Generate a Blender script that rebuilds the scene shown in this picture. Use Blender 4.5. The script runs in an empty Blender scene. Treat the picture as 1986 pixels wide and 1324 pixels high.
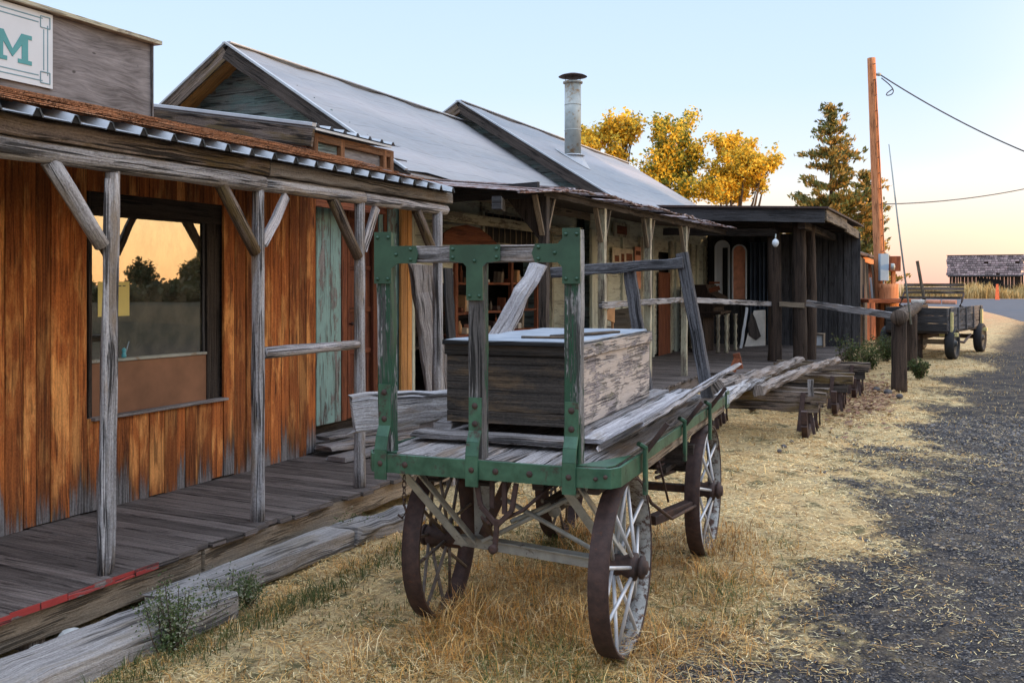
import bpy, math, random
import numpy as np
from mathutils import Vector, Matrix
random.seed(7); rng = np.random.default_rng(7)
SC = bpy.context.scene; COL = SC.collection
F = 1900.0; CU = 993.0; HV = 550.0; H = 1.6            # focal length (photo px), image centre, horizon row, eye height
TH = math.atan(857/F); CT, ST = math.cos(TH), math.sin(TH)      # direction of the street front
THW = math.atan(740/F); CW, SW = math.cos(THW), math.sin(THW)   # direction of the baggage wagon
HX, HY = 0.5546, 4.215                                          # wagon origin: below the near front hub
# frames: name -> (angle, origin); frame x = towards the street, y = away along the front
FR = {'B': (-TH, (0, 0)), 'W': (-THW, (HX, HY)), '0': (0.0, (0, 0)), 'C': (-math.radians(36), (9.4, 20.7)), 'N': (-math.radians(25), ((1911-993)/1900*112., 112.))}
def TP(u, v, t):                       # point on the street-front plane t
    a = (u-CU)/F; Y = t/(a*CT-ST); return (t, Y*(CT+a*ST), H-(v-HV)/F*Y)
def SP(u, v, s):                       # point on the cross plane s
    a = (u-CU)/F; Y = s/(CT+a*ST); return (Y*(a*CT-ST), s, H-(v-HV)/F*Y)
def GP(u, v, z):                       # point at height z
    Y = (H-z)*F/(v-HV); X = (u-CU)/F*Y; return (X*CT-Y*ST, X*ST+Y*CT, z)
def DP(u, v, Y):                       # world point at distance Y
    return ((u-CU)/F*Y, Y, H-(v-HV)/F*Y)
def S_(u, t): return TP(u, HV, t)[1]
def Z_(u, v, t): return TP(u, v, t)[2]
def V(*a): return Vector(a[0]) if len(a) == 1 else Vector(a)
def w2f(p, fr):
    ang, o = FR[fr]; x, y = p[0]-o[0], p[1]-o[1]; c, s = math.cos(-ang), math.sin(-ang)
    return (c*x-s*y, s*x+c*y, p[2])

# ---------------------------------------------------------------- mesh builder
class MB:
    def __init__(s): s.v = []; s.f = []; s.uv = []; s.r = []; s.sm = []
    def add(s, vs, fs, uvs, r=None, smooth=False):
        b = len(s.v); s.v += [tuple(p) for p in vs]
        r = random.random() if r is None else r
        for f, u in zip(fs, uvs):
            s.f.append([b+i for i in f]); s.uv += list(u); s.r.append(r); s.sm.append(smooth)
    def rings(s, rings, closed=True, caps=True, r=None, smooth=False, uo=None):
        n = len(rings[0]); uo = uo or (random.uniform(0, 50), random.uniform(0, 50))
        vs = [p for R in rings for p in R]; fs = []; uv = []
        per = [0]
        for i in range(n): per.append(per[-1]+(V(rings[0][(i+1) % n])-V(rings[0][i])).length)
        L = [0]
        for k in range(len(rings)-1):
            L.append(L[-1]+(V(rings[k+1][0])-V(rings[k][0])).length)
        for k in range(len(rings)-1):
            for i in range(n if closed else n-1):
                j = (i+1) % n
                fs.append((k*n+i, k*n+j, (k+1)*n+j, (k+1)*n+i))
                uv.append([(uo[0]+L[k], uo[1]+per[i]), (uo[0]+L[k], uo[1]+per[i+1]), (uo[0]+L[k+1], uo[1]+per[i+1]), (uo[0]+L[k+1], uo[1]+per[i])])
        if caps:
            for k, rev in ((0, True), (len(rings)-1, False)):
                R = rings[k]; c = sum((V(p) for p in R), V(0, 0, 0))/n
                idx = [k*n+i for i in range(n)]
                ax = (V(R[1])-V(R[0])); ax = ax.normalized() if ax.length > 1e-9 else V(1, 0, 0)
                nn = (V(R[n//3])-c).cross(V(R[2*n//3])-c); nn = nn.normalized() if nn.length > 1e-12 else V(0, 0, 1)
                bx = nn.cross(ax)
                u = [(uo[0]+(V(p)-c).dot(ax)*.3, uo[1]+(V(p)-c).dot(bx)) for p in R]
                if rev: idx = idx[::-1]; u = u[::-1]
                fs.append(tuple(idx)); uv.append(u)
        s.add(vs, fs, uv, r, smooth)
    def beam(s, p0, p1, w, h, up=(0, 0, 1), ch=.004, seg=1, jit=0, r=None, w1=None, h1=None, endj=0):
        """squared timber with chamfered edges; w across, h along up"""
        p0, p1 = V(p0), V(p1); ax = (p1-p0).normalized(); up = V(up)
        sd = ax.cross(up)
        if sd.length < 1e-4: up = V(0, 1, 0); sd = ax.cross(up)
        sd.normalize(); up = sd.cross(ax).normalized(); w1 = w if w1 is None else w1; h1 = h if h1 is None else h1
        ch = min(ch, w*.3, h*.3); rings = []
        if jit: seg = max(seg, int((p1-p0).length/.12)+1)
        for k in range(seg+1):
            f = k/seg; c = p0.lerp(p1, f); a = (w+(w1-w)*f)/2; b = (h+(h1-h)*f)/2
            off = sd*random.gauss(0, jit)+up*random.gauss(0, jit) if jit else V(0, 0, 0)
            pts = [(-a+ch, -b), (a-ch, -b), (a, -b+ch), (a, b-ch), (a-ch, b), (-a+ch, b), (-a, b-ch), (-a, -b+ch)]
            R = []
            for x, y in pts:
                q = c+off*.6+sd*(x+random.gauss(0, jit*.7) if jit else x)+up*(y+random.gauss(0, jit*.7) if jit else y)
                if endj and k in (0, seg): q = q+ax*random.uniform(-endj, endj)
                R.append(q)
            rings.append(R)
        s.rings(rings, r=r)
    def log(s, p0, p1, r0, r1=None, n=12, jit=.06, seg=None, bend=0, r=None, flat=1.0, up=(0, 0, 1), smooth=True):
        p0, p1 = V(p0), V(p1); r1 = r0 if r1 is None else r1; ax = (p1-p0).normalized(); up = V(up)
        if abs(ax.dot(up)) > .98: up = V(0, 1, 0)
        sd = ax.cross(up).normalized(); up = sd.cross(ax); L = (p1-p0).length
        seg = seg or max(2, int(L/.12)); ph = [random.uniform(0, 6.28) for _ in range(6)]
        bd = V(random.gauss(0, 1), random.gauss(0, 1), random.gauss(0, .5)).normalized()*bend
        prof = [1+random.gauss(0, jit) for _ in range(n)]; rings = []
        for k in range(seg+1):
            f = k/seg; c = p0.lerp(p1, f)+bd*math.sin(math.pi*f); rad = r0+(r1-r0)*f
            rings.append([c+(sd*math.cos(6.2832*i/n)+up*math.sin(6.2832*i/n)*flat)*rad*(prof[i]+jit*.8*math.sin(f*L*9+ph[i % 6])+random.gauss(0, jit*.3)) for i in range(n)])
        s.rings(rings, r=r, smooth=smooth)
    def tube(s, pts, rad, n=8, r=None, smooth=True):
        pts = [V(p) for p in pts]; rings = []; up = V(0, 0, 1)
        for k, p in enumerate(pts):
            ax = (pts[min(k+1, len(pts)-1)]-pts[max(k-1, 0)]).normalized()
            u = up if abs(ax.dot(up)) < .95 else V(1, 0, 0)
            sd = ax.cross(u).normalized(); uu = sd.cross(ax)
            rr = rad[k] if isinstance(rad, (list, tuple)) else rad
            rings.append([p+(sd*math.cos(6.2832*i/n)+uu*math.sin(6.2832*i/n))*rr for i in range(n)])
        s.rings(rings, r=r, smooth=smooth)
    def lathe(s, c, axis, prof, n=24, r=None, smooth=True, closed=False):
        """prof: list of (radius, distance along axis)"""
        c = V(c); ax = V(axis).normalized(); u = V(0, 0, 1) if abs(ax.z) < .9 else V(1, 0, 0)
        sd = ax.cross(u).normalized(); uu = sd.cross(ax)
        rings = [[c+ax*d+(sd*math.cos(6.2832*i/n)+uu*math.sin(6.2832*i/n))*max(rad, 1e-4) for i in range(n)] for rad, d in prof]
        if closed: rings.append(rings[0])
        s.rings(rings, r=r, smooth=smooth, caps=not closed)
    def prism(s, pts, vec, r=None, uvax=None):
        """polygon pts extruded by vec"""
        pts = [V(p) for p in pts]; vec = V(vec); n = len(pts); c = pts[0]
        nn = V(0, 0, 0)
        for i in range(n): nn += (pts[i]-c).cross(pts[(i+1) % n]-c)
        nn.normalize()
        if nn.dot(vec) > 0: pts = pts[::-1]; nn = -nn
        ax = V(uvax).normalized() if uvax else (pts[1]-pts[0]).normalized(); ax = (ax-nn*ax.dot(nn)).normalized(); bx = nn.cross(ax)
        uo = (random.uniform(0, 50), random.uniform(0, 50))
        U = [(uo[0]+p.dot(ax), uo[1]+p.dot(bx)) for p in pts]
        vs = pts+[p+vec for p in pts]; fs = [tuple(range(n)), tuple(range(2*n-1, n-1, -1))]; uv = [U, U[::-1]]
        for i in range(n):
            j = (i+1) % n; fs.append((j, i, n+i, n+j)); e = (pts[j]-pts[i]).length; h = vec.length
            along = abs((pts[j]-pts[i]).normalized().dot(ax)) > .5
            a = [(uo[0]+e, uo[1]), (uo[0], uo[1]), (uo[0], uo[1]+h), (uo[0]+e, uo[1]+h)]
            uv.append(a if along else [(y-uo[1]+uo[0], x-uo[0]+uo[1]) for x, y in a])
        s.add(vs, fs, uv, r)
    def quad(s, a, b, c, d, r=None):
        a, b, c, d = V(a), V(b), V(c), V(d); o = (random.uniform(0, 9), random.uniform(0, 9))
        l, m = (b-a).length, (d-a).length
        s.add([a, b, c, d], [(0, 1, 2, 3)], [[(o[0], o[1]), (o[0]+l, o[1]), (o[0]+l, o[1]+m), (o[0], o[1]+m)]], r)

def mesh_of(mb, name, mat, off=(0, 0, 0)):
    me = bpy.data.meshes.new(name); o = off
    me.from_pydata([(x-o[0], y-o[1], z-o[2]) for x, y, z in mb.v], [], mb.f)
    uvl = me.uv_layers.new(name='UVMap'); uvl.data.foreach_set('uv', [c for p in mb.uv for c in p])
    at = me.attributes.new('rnd', 'FLOAT', 'FACE'); at.data.foreach_set('value', mb.r)
    me.polygons.foreach_set('use_smooth', mb.sm); me.materials.append(mat); me.update(); return me
class Thing:
    def __init__(s, name, label, cat, loc=(0, 0, 0), fr='B', group=None, mesh=None):
        s.loc = tuple(loc); s.fr = fr; o = bpy.data.objects.new(name, mesh); COL.objects.link(o)
        ang, og = FR[fr]; p = Matrix.Rotation(ang, 3, 'Z') @ V(s.loc)
        o.location = (p.x+og[0], p.y+og[1], p.z); o.rotation_euler = (0, 0, ang)
        if label: o['label'] = label; o['category'] = cat
        if group: o['group'] = group
        s.o = o
def part(mb, name, mat, th, parent=None, label=None):
    me = mesh_of(mb, name, mat, th.loc); o = bpy.data.objects.new(name, me); COL.objects.link(o)
    o.parent = parent or th.o
    if label: o['label'] = label
    return o
def single(mb, name, label, cat, mat, loc, fr='B', group=None, kind=None):
    t = Thing(name, label if not kind else None, cat, loc, fr, group, mesh_of(mb, name, mat, loc))
    if kind: t.o['kind'] = kind
    if kind and label: t.o['label'] = label; t.o['category'] = cat
    return t
def ctree(o, parent=None):
    c = o.copy(); COL.objects.link(c); c.parent = parent
    for ch in list(o.children): ctree(ch, c)
    return c

# ---------------------------------------------------------------- materials
class NT:
    def __init__(s, name):
        s.m = bpy.data.materials.new(name); s.m.use_nodes = True; s.t = s.m.node_tree; s.t.nodes.clear()
        s.out = s.n('ShaderNodeOutputMaterial'); s.b = s.n('ShaderNodeBsdfPrincipled'); s.l(s.b.outputs[0], s.out.inputs[0])
    def n(s, ty, **k):
        x = s.t.nodes.new(ty)
        for a, b in k.items(): setattr(x, a, b)
        return x
    def l(s, a, b): s.t.links.new(a, b)
    def set(s, inp, v):
        if hasattr(v, 'is_linked') or isinstance(v, bpy.types.NodeSocket): s.l(v, inp)
        else: inp.default_value = v
    def math(s, op, a, b=0.0, clamp=False):
        x = s.n('ShaderNodeMath', operation=op, use_clamp=clamp); s.set(x.inputs[0], a); s.set(x.inputs[1], b); return x.outputs[0]
    def mapr(s, v, a, b, c=0.0, d=1.0):
        x = s.n('ShaderNodeMapRange'); s.set(x.inputs[0], v)
        for i, q in enumerate((a, b, c, d)): x.inputs[i+1].default_value = q
        return x.outputs[0]
    def mix(s, f, a, b, mode='MIX'):
        x = s.n('ShaderNodeMix', data_type='RGBA', blend_type=mode); s.set(x.inputs[0], f)
        for i, q in ((6, a), (7, b)): s.set(x.inputs[i], q if not isinstance(q, tuple) else (q+(1,))[:4])
        return x.outputs[2]
    def noise(s, vec, sc=1.0, det=4, rough=.55, dist=0.0):
        x = s.n('ShaderNodeTexNoise'); s.l(vec, x.inputs['Vector']); x.inputs['Scale'].default_value = sc
        x.inputs['Detail'].default_value = det; x.inputs['Roughness'].default_value = rough; x.inputs['Distortion'].default_value = dist
        return x.outputs[0]
    def vor(s, vec, sc, feat='F1', out=0):
        x = s.n('ShaderNodeTexVoronoi', feature=feat); s.l(vec, x.inputs['Vector']); x.inputs['Scale'].default_value = sc; return x.outputs[out]
    def map(s, vec, sc, loc=(0, 0, 0)):
        x = s.n('ShaderNodeMapping'); s.l(vec, x.inputs[0]); x.inputs['Scale'].default_value = sc; x.inputs['Location'].default_value = loc; return x.outputs[0]
    def uv(s): return s.n('ShaderNodeUVMap', uv_map='UVMap').outputs[0]
    def obj(s): return s.n('ShaderNodeTexCoord').outputs['Object']
    def pos(s): return s.n('ShaderNodeNewGeometry').outputs['Position']
    def rnd(s): return s.n('ShaderNodeAttribute', attribute_name='rnd').outputs['Fac']
    def sep(s, v): x = s.n('ShaderNodeSeparateXYZ'); s.l(v, x.inputs[0]); return x.outputs
    def bump(s, h, st=.3, d=.01):
        x = s.n('ShaderNodeBump'); s.l(h, x.inputs['Height']); x.inputs['Strength'].default_value = st; x.inputs['Distance'].default_value = d
        s.l(x.outputs[0], s.b.inputs['Normal']); return x.outputs[0]
    def fin(s, col, rough=.8, metal=0.0, spec=.3):
        s.set(s.b.inputs['Base Color'], col if not isinstance(col, tuple) else (col+(1,))[:4]); s.set(s.b.inputs['Roughness'], rough)
        s.set(s.b.inputs['Metallic'], metal); s.b.inputs['Specular IOR Level'].default_value = spec; return s.m

def wood(name, dark, light, accent=None, acc=.5, crack=.7, var=.35, bump=.5, gs=1.0, paint=None, pm=.5, ps=1.0, grey=None, rough=.85, knot=True):
    """weathered timber: straight grain along U, thin split cracks, knots, dirt; optional peeling paint; optional greying at the foot (grey=(colour, z0, z1) in object z)"""
    m = NT(name); uv = m.uv(); rnd = m.rnd()
    warp = m.noise(m.map(uv, (.9, 3, 1)), 1.0, 2); kd = m.vor(m.map(uv, (1.1, 5.5, 1)), 1.0)
    bulge = m.math('MULTIPLY', m.mapr(kd, .0, .28, 1, 0), .022)                      # grain swerves round the knots
    cx = m.n('ShaderNodeCombineXYZ'); m.l(m.math('ADD', m.math('MULTIPLY', warp, .020), bulge), cx.inputs[1]); m.l(m.math('MULTIPLY', rnd, 17.0), cx.inputs[0])
    wv = m.n('ShaderNodeVectorMath', operation='ADD'); m.l(uv, wv.inputs[0]); m.l(cx.outputs[0], wv.inputs[1]); uvw = wv.outputs[0]
    g1 = m.noise(m.map(uvw, (3.0*gs, 120*gs, 1)), 1.0, 4, .7); g2 = m.noise(m.map(uvw, (1.3*gs, 42*gs, 1)), 1.0, 5, .7); bl = m.noise(m.map(uvw, (1.6, 6.5, 1)), 1.0, 6, .68, .3)
    sp = m.noise(m.map(uvw, (60, 110, 1)), 1.0, 3, .7)
    g = m.math('ADD', m.math('MULTIPLY', g1, .34), m.math('MULTIPLY', g2, .40)); g = m.math('ADD', g, m.math('MULTIPLY', sp, .26)); g = m.mapr(g, .40, .60)
    col = m.mix(g, dark, light)
    if accent: col = m.mix(m.mapr(bl, .60-acc*.25, .72-acc*.25), col, m.mix(g, tuple(c*.6 for c in accent), tuple(min(1, c*1.25) for c in accent)))
    dirt = m.noise(m.map(uvw, (2.3, 11, 1), (7, 3, 0)), 1.0, 6, .75); col = m.mix(m.math('MULTIPLY', m.mapr(dirt, .52, .70), .38), col, tuple(c*.45 for c in dark))
    # split cracks: thin contour lines of stretched noise, broken up along their length
    def cracks(a, b, w, t):
        n_ = m.noise(m.map(uvw, (a*gs, b*gs, 1)), 1.0, 2, .5); ln = m.mapr(m.math('ABSOLUTE', m.math('SUBTRACT', n_, .5)), w*.4, w, 1, 0)
        on = m.mapr(m.noise(m.map(uvw, (1.9*gs, 9*gs, 1), (3, 8, 0)), 1.0, 3, .6), t, t+.05); return m.math('MULTIPLY', ln, on)
    ckm = m.math('MAXIMUM', cracks(.55, 26, .028, .47), cracks(.9, 60, .03, .52))
    col = m.mix(m.math('MULTIPLY', ckm, crack), col, tuple(c*.14 for c in dark))
    if knot:
        km = m.mapr(kd, .035, .09, 1, 0); col = m.mix(m.math('MULTIPLY', km, .8), col, tuple(c*.3 for c in dark))
        ring = m.mapr(m.math('ABSOLUTE', m.math('SUBTRACT', kd, .13)), .0, .022, 1, 0); col = m.mix(m.math('MULTIPLY', ring, .35), col, tuple(c*.6 for c in dark))
    val = m.mapr(rnd, 0, 1, 1-var, 1+var); mul = m.n('ShaderNodeCombineColor')
    for i in range(3): m.l(val, mul.inputs[i])
    col = m.mix(1.0, col, mul.outputs[0], 'MULTIPLY'); rg = rough
    if grey:
        gc, z0, z1 = grey; z = m.sep(m.obj())[2]; jn = m.noise(m.map(uvw, (.8, 34, 1), (5, 1, 0)), 1.0, 4, .7)
        zz = m.math('SUBTRACT', z, m.math('MULTIPLY', m.math('SUBTRACT', jn, .5), .75)); zz = m.math('SUBTRACT', zz, m.math('MULTIPLY', m.math('SUBTRACT', m.math('FRACT', m.math('MULTIPLY', rnd, 7.31)), .5), .26))
        gm = m.mapr(zz, z0, z1, 1, 0); dm = m.mapr(zz, z0+.05, z1+.14, 1, 0); dm = m.math('MULTIPLY', dm, m.mapr(bl, .3, .6))
        col = m.mix(m.math('MULTIPLY', dm, .95), col, (.018, .013, .011)); col = m.mix(gm, col, m.mix(g, tuple(c*.22 for c in gc), gc)); col = m.mix(m.math('MULTIPLY', m.math('MULTIPLY', gm, ckm), .8), col, (.015, .013, .012))
    if paint:
        pn = m.noise(m.map(uvw, (3.0*ps, 9*ps, 1)), 1.0, 6, .72, .2)
        pk = m.math('ADD', m.math('MULTIPLY', pn, .72), m.math('MULTIPLY', g1, .28)); pmask = m.mapr(pk, pm-.01, pm+.01, 0, 1)
        pc = m.mix(m.noise(m.map(uvw, (6, 12, 1)), 1.5, 5, .7), tuple(c*.62 for c in paint), tuple(min(1, c*1.22) for c in paint))
        col = m.mix(m.math('MULTIPLY', pmask, m.math('SUBTRACT', 1.0, m.math('MULTIPLY', ckm, .8))), col, pc); hh = m.math('ADD', m.math('MULTIPLY', pmask, .6), m.math('MULTIPLY', g2, .5))
        rg = m.mapr(pmask, 0, 1, rough, .55)
    else: hh = m.math('ADD', m.math('MULTIPLY', g, .6), m.math('MULTIPLY', g2, .6))
    hh = m.math('SUBTRACT', hh, m.math('MULTIPLY', ckm, 1.2)); m.bump(hh, bump, .009); return m.fin(col, rg)
def metal(name, c1, c2, rust=None, rm=.55, rough=.45, met=.6, sc=6.0, bump=.15, dirt=None, spec=.5):
    m = NT(name); p = m.obj(); n1 = m.noise(p, sc, 6, .65); n2 = m.noise(p, sc*.35, 3)
    col = m.mix(m.mapr(n1, .35, .65), c1, c2); rr = rough; mm = met
    if rust:
        n3 = m.noise(p, sc*1.7, 8, .7, .3); k = m.mapr(m.math('ADD', m.math('MULTIPLY', n3, .7), m.math('MULTIPLY', n2, .3)), rm-.03, rm+.05)
        col = m.mix(k, col, m.mix(n1, tuple(c*.5 for c in rust), rust)); rr = m.mapr(k, 0, 1, rough, .9); mm = m.mapr(k, 0, 1, met, 0.0)
    m.bump(n1, bump, .004); return m.fin(col, rr, mm, spec)
def plain(name, c, rough=.7, sc=8.0, var=.3, bump=.1, met=0.0, spec=.3):
    m = NT(name); p = m.obj(); n1 = m.noise(p, sc, 5, .6)
    m.bump(n1, bump, .005); return m.fin(m.mix(m.mapr(n1, .3, .7), tuple(x*(1-var) for x in c), tuple(min(1, x*(1+var)) for x in c)), rough, met, spec)

G = {}
G['siding'] = wood('orange_siding', (.135, .034, .010), (.47, .145, .034), (.60, .26, .080), .40, .55, .36, .45, grey=((.25, .235, .24), .22, .34))
G['greywood'] = wood('grey_wood', (.12, .105, .10), (.40, .37, .37), (.25, .19, .15), .35, .85, .22, .8)
G['greylog'] = wood('grey_log', (.14, .125, .125), (.58, .56, .57), (.30, .24, .19), .3, .9, .15, 1.0, gs=.8)
G['paletimber'] = wood('pale_timber', (.17, .155, .15), (.42, .395, .385), (.28, .24, .20), .35, .75, .1, .8, gs=.75)
G['silver'] = wood('silver_wood', (.20, .18, .185), (.66, .63, .65), (.36, .31, .28), .3, .9, .12, 1.0, gs=.7)
G['brownbeam'] = wood('brown_beam', (.06, .042, .034), (.27, .205, .165), (.13, .085, .035), .5, .9, .2, 1.0, gs=.8)
G['deck'] = wood('deck_wood', (.05, .040, .036), (.20, .165, .15), (.13, .105, .095), .4, .8, .35, .5)
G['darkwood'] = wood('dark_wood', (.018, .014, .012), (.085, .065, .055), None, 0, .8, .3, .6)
G['postdark'] = wood('dark_post_wood', (.018, .012, .009), (.085, .055, .04), None, 0, .8, .2, .8)
G['blackwood'] = wood('black_board', (.022, .020, .021), (.088, .084, .088), None, 0, .6, .35, .5)
G['tan'] = wood('tan_wood', (.13, .095, .065), (.34, .265, .19), (.22, .18, .14), .4, .7, .2, .6)
G['tanbright'] = wood('bright_tan_wood', (.42, .17, .05), (.72, .37, .13), (.56, .28, .11), .4, .4, .2, .4)
G['redbrown'] = wood('red_brown_wood', (.10, .028, .012), (.28, .095, .045), (.16, .05, .03), .4, .6, .25, .5)
G['shake'] = wood('cedar_shake', (.17, .07, .035), (.52, .25, .135), (.34, .19, .12), .4, .7, .28, .8)
G['shake'].node_tree.nodes['Principled BSDF'].inputs['Specular IOR Level'].default_value = 0.02
G['teal'] = wood('teal_board', (.10, .085, .08), (.34, .31, .30), None, 0, .7, .15, .6, paint=(.26, .42, .40), pm=.46, ps=.7)
G['tealgrey'] = wood('teal_grey_siding', (.11, .12, .12), (.30, .33, .33), (.18, .26, .26), .6, .8, .15, .7)
G['cream'] = wood('cream_siding', (.25, .22, .17), (.48, .44, .36), None, 0, .5, .15, .4, paint=(.54, .54, .43), pm=.41, ps=.8)
G['creamdark'] = wood('old_cream_board', (.16, .13, .10), (.36, .31, .24), None, 0, .6, .2, .5, paint=(.44, .41, .30), pm=.48, ps=.8)
G['greenpost'] = wood('peeling_green_post', (.12, .115, .11), (.40, .38, .37), None, 0, .8, .1, .8, paint=(.020, .066, .036), pm=.508, ps=.55)
G['greenpost2'] = wood('worn_green_post', (.06, .055, .052), (.24, .225, .22), (.10, .09, .085), .6, .9, .1, .9, paint=(.014, .066, .036), pm=.538, ps=.5)
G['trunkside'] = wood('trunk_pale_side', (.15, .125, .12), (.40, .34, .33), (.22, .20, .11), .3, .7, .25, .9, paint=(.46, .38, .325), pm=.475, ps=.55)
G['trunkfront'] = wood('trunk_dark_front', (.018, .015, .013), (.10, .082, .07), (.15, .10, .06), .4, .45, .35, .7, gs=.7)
G['trunktop'] = metal('trunk_top', (.15, .18, .225), (.29, .315, .36), None, rough=.5, met=.2)
G['ply'] = None
def plymat():
    m = NT('grey_plywood'); uv = m.uv(); w = m.noise(m.map(uv, (3, 3, 1)), 1.0, 3)
    cx = m.n('ShaderNodeVectorMath', operation='MULTIPLY_ADD'); m.l(m.n('ShaderNodeTexNoise').outputs['Color'], cx.inputs[0]); cx.inputs[1].default_value = (.12, .12, 0); m.l(uv, cx.inputs[2])
    tn = [x for x in m.t.nodes if x.bl_idname == 'ShaderNodeTexNoise'][-1]; m.l(m.map(uv, (1.5, 3.0, 1)), tn.inputs['Vector']); tn.inputs['Scale'].default_value = 1.6
    g = m.noise(m.map(cx.outputs[0], (5, 60, 1)), 1.0, 6, .7, .5); b = m.noise(m.map(cx.outputs[0], (3, 9, 1)), 1.0, 5)
    col = m.mix(m.mapr(m.math('ADD', m.math('MULTIPLY', g, .6), m.math('MULTIPLY', b, .4)), .38, .62), (.09, .08, .08), (.26, .24, .245))
    k = m.mapr(m.vor(m.map(cx.outputs[0], (5, 11, 1)), 1.0), .05, .10, 1, 0); col = m.mix(m.math('MULTIPLY', k, .8), col, (.03, .025, .022))
    m.bump(g, .4, .004); return m.fin(col, .85)
G['ply'] = plymat()
G['roofmetal'] = None
def roofmat(name, c1, c2, c3, lap=.62, rgh=.42):
    m = NT(name); uv = m.uv(); n1 = m.noise(m.map(uv, (.35, 1.4, 1)), 1.5, 4); n2 = m.noise(m.map(uv, (1.5, 12, 1)), 2.0, 5, .6); n3 = m.noise(m.map(uv, (.25, 7, 1)), 1.0, 3)
    col = m.mix(m.mapr(n1, .35, .65), c1, c2); col = m.mix(m.math('MULTIPLY', m.mapr(n2, .5, .72), .35), col, c3)
    uvs = m.sep(uv); fr = m.math('FRACT', m.math('DIVIDE', uvs[1], lap)); seam = m.mapr(fr, 0, .06, 1, 0)
    col = m.mix(m.math('MULTIPLY', seam, .8), col, (.09, .09, .10))
    tint = m.mapr(m.noise(m.map(uv, (.05, 1/lap*.5, 1)), 1.0, 1), .4, .6); col = m.mix(m.math('MULTIPLY', tint, .30), col, (.50, .44, .44))
    wav = m.n('ShaderNodeTexWave', wave_type='BANDS', bands_direction='Y'); m.l(uv, wav.inputs['Vector']); wav.inputs['Scale'].default_value = 5.2
    h = m.math('ADD', m.math('MULTIPLY', n3, .35), m.math('MULTIPLY', seam, -1.0)); h = m.math('ADD', h, m.math('MULTIPLY', n1, .5))
    m.bump(h, .12, .01); return m.fin(col, m.mapr(n2, .3, .7, rgh, rgh+.2), .25, .5)
G['roofmetal'] = roofmat('galvanised_roof', (.205, .215, .235), (.25, .25, .26), (.21, .18, .165), .42, .6)
G['panelmetal'] = metal('bright_sheet_metal', (.33, .35, .38), (.44, .455, .48), (.22, .11, .07), .72, .5, .1, 5)
G['rustsheet'] = metal('rusty_sheet', (.20, .15, .15), (.34, .28, .28), (.16, .06, .035), .50, .6, .3, 6)
G['galv'] = metal('galvanised_pipe', (.25, .275, .265), (.38, .40, .38), (.30, .20, .11), .56, .5, .25, 4)
G['rust'] = metal('rust_iron', (.028, .014, .012), (.062, .032, .026), (.12, .048, .025), .60, .75, .1, 26, .5)
G['rustdark'] = metal('dark_rust_iron', (.028, .018, .016), (.075, .042, .034), (.10, .045, .028), .55, .75, .2, 25, .35)
G['green'] = metal('green_painted_iron', (.008, .043, .022), (.022, .074, .040), (.05, .035, .025), .64, .42, .0, 9, .2)
G['greenrust'] = metal('green_iron_rusting', (.010, .050, .025), (.040, .115, .066), (.065, .04, .03), .575, .48, .0, 10, .3)
G['greypaint'] = metal('grey_painted_iron', (.25, .25, .235), (.38, .38, .35), (.10, .065, .045), .59, .5, .1, 14, .25)
G['rimgrey'] = metal('pale_inner_rim', (.26, .26, .25), (.40, .40, .38), (.10, .05, .035), .50, .6, .1, 18, .2)
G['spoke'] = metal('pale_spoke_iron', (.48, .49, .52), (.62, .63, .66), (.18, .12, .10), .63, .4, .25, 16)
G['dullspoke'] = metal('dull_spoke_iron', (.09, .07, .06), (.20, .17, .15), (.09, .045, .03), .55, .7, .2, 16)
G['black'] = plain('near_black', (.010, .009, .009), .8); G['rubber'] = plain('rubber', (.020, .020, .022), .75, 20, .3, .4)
G['rim'] = plain('dark_steel_rim', (.035, .038, .042), .5)
G['warmwood'] = wood('warm_frame_wood', (.11, .045, .018), (.30, .14, .065), (.22, .12, .07), .4, .5, .2, .5)
G['white'] = plain('white_paint', (.56, .59, .63), .5, 3, .06, .02); G['signteal'] = plain('sign_teal', (.07, .27, .29), .5, 6, .1, .02); G['signgrey'] = plain('sign_line', (.16, .27, .32), .5, 6, .1, .02)
G['red'] = wood('faded_red_edge', (.09, .07, .065), (.28, .24, .22), None, 0, .9, .15, .6, paint=(.36, .045, .04), pm=.45, ps=2.2, knot=False); G['brownpanel'] = plain('brown_hardboard', (.21, .098, .055), .55, 3, .28, .1)
G['paper'] = plain('yellow_paper', (.72, .60, .22), .8, 3, .08); G['carton'] = plain('pale_carton', (.55, .48, .34), .8, 5, .15); G['ink'] = plain('grey_ink', (.10, .09, .08), .8)
G['greystone'] = plain('dark_stone', (.09, .08, .08), .85, 9, .3, .5)
G['stone'] = plain('pale_stone', (.50, .50, .48), .85, 9, .25, .5); G['orange'] = plain('orange_marker', (.75, .16, .06), .6); G['cloth'] = plain('pale_cloth', (.55, .50, .44), .9, 4, .3, .4)
G['poster'] = plain('faded_poster', (.55, .46, .34), .8, 6, .3); G['posterred'] = plain('salmon_poster', (.66, .29, .18), .8, 6, .3); G['blue'] = plain('blue_grey_box', (.33, .42, .50), .5, 4, .1)
G['polewood'] = wood('orange_pole_wood', (.34, .11, .045), (.66, .30, .14), (.5, .2, .09), .4, .8, .15, .6)
G['yellowpaint'] = plain('pale_yellow_paint', (.55, .48, .22), .6, 9, .35); G['wire'] = plain('wire', (.10, .10, .11), .6)
G['chairwood'] = plain('chair_wood', (.42, .22, .10), .6, 8, .25); G['tealplastic'] = plain('teal_plastic', (.10, .38, .45), .4, 8, .1)
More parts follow.
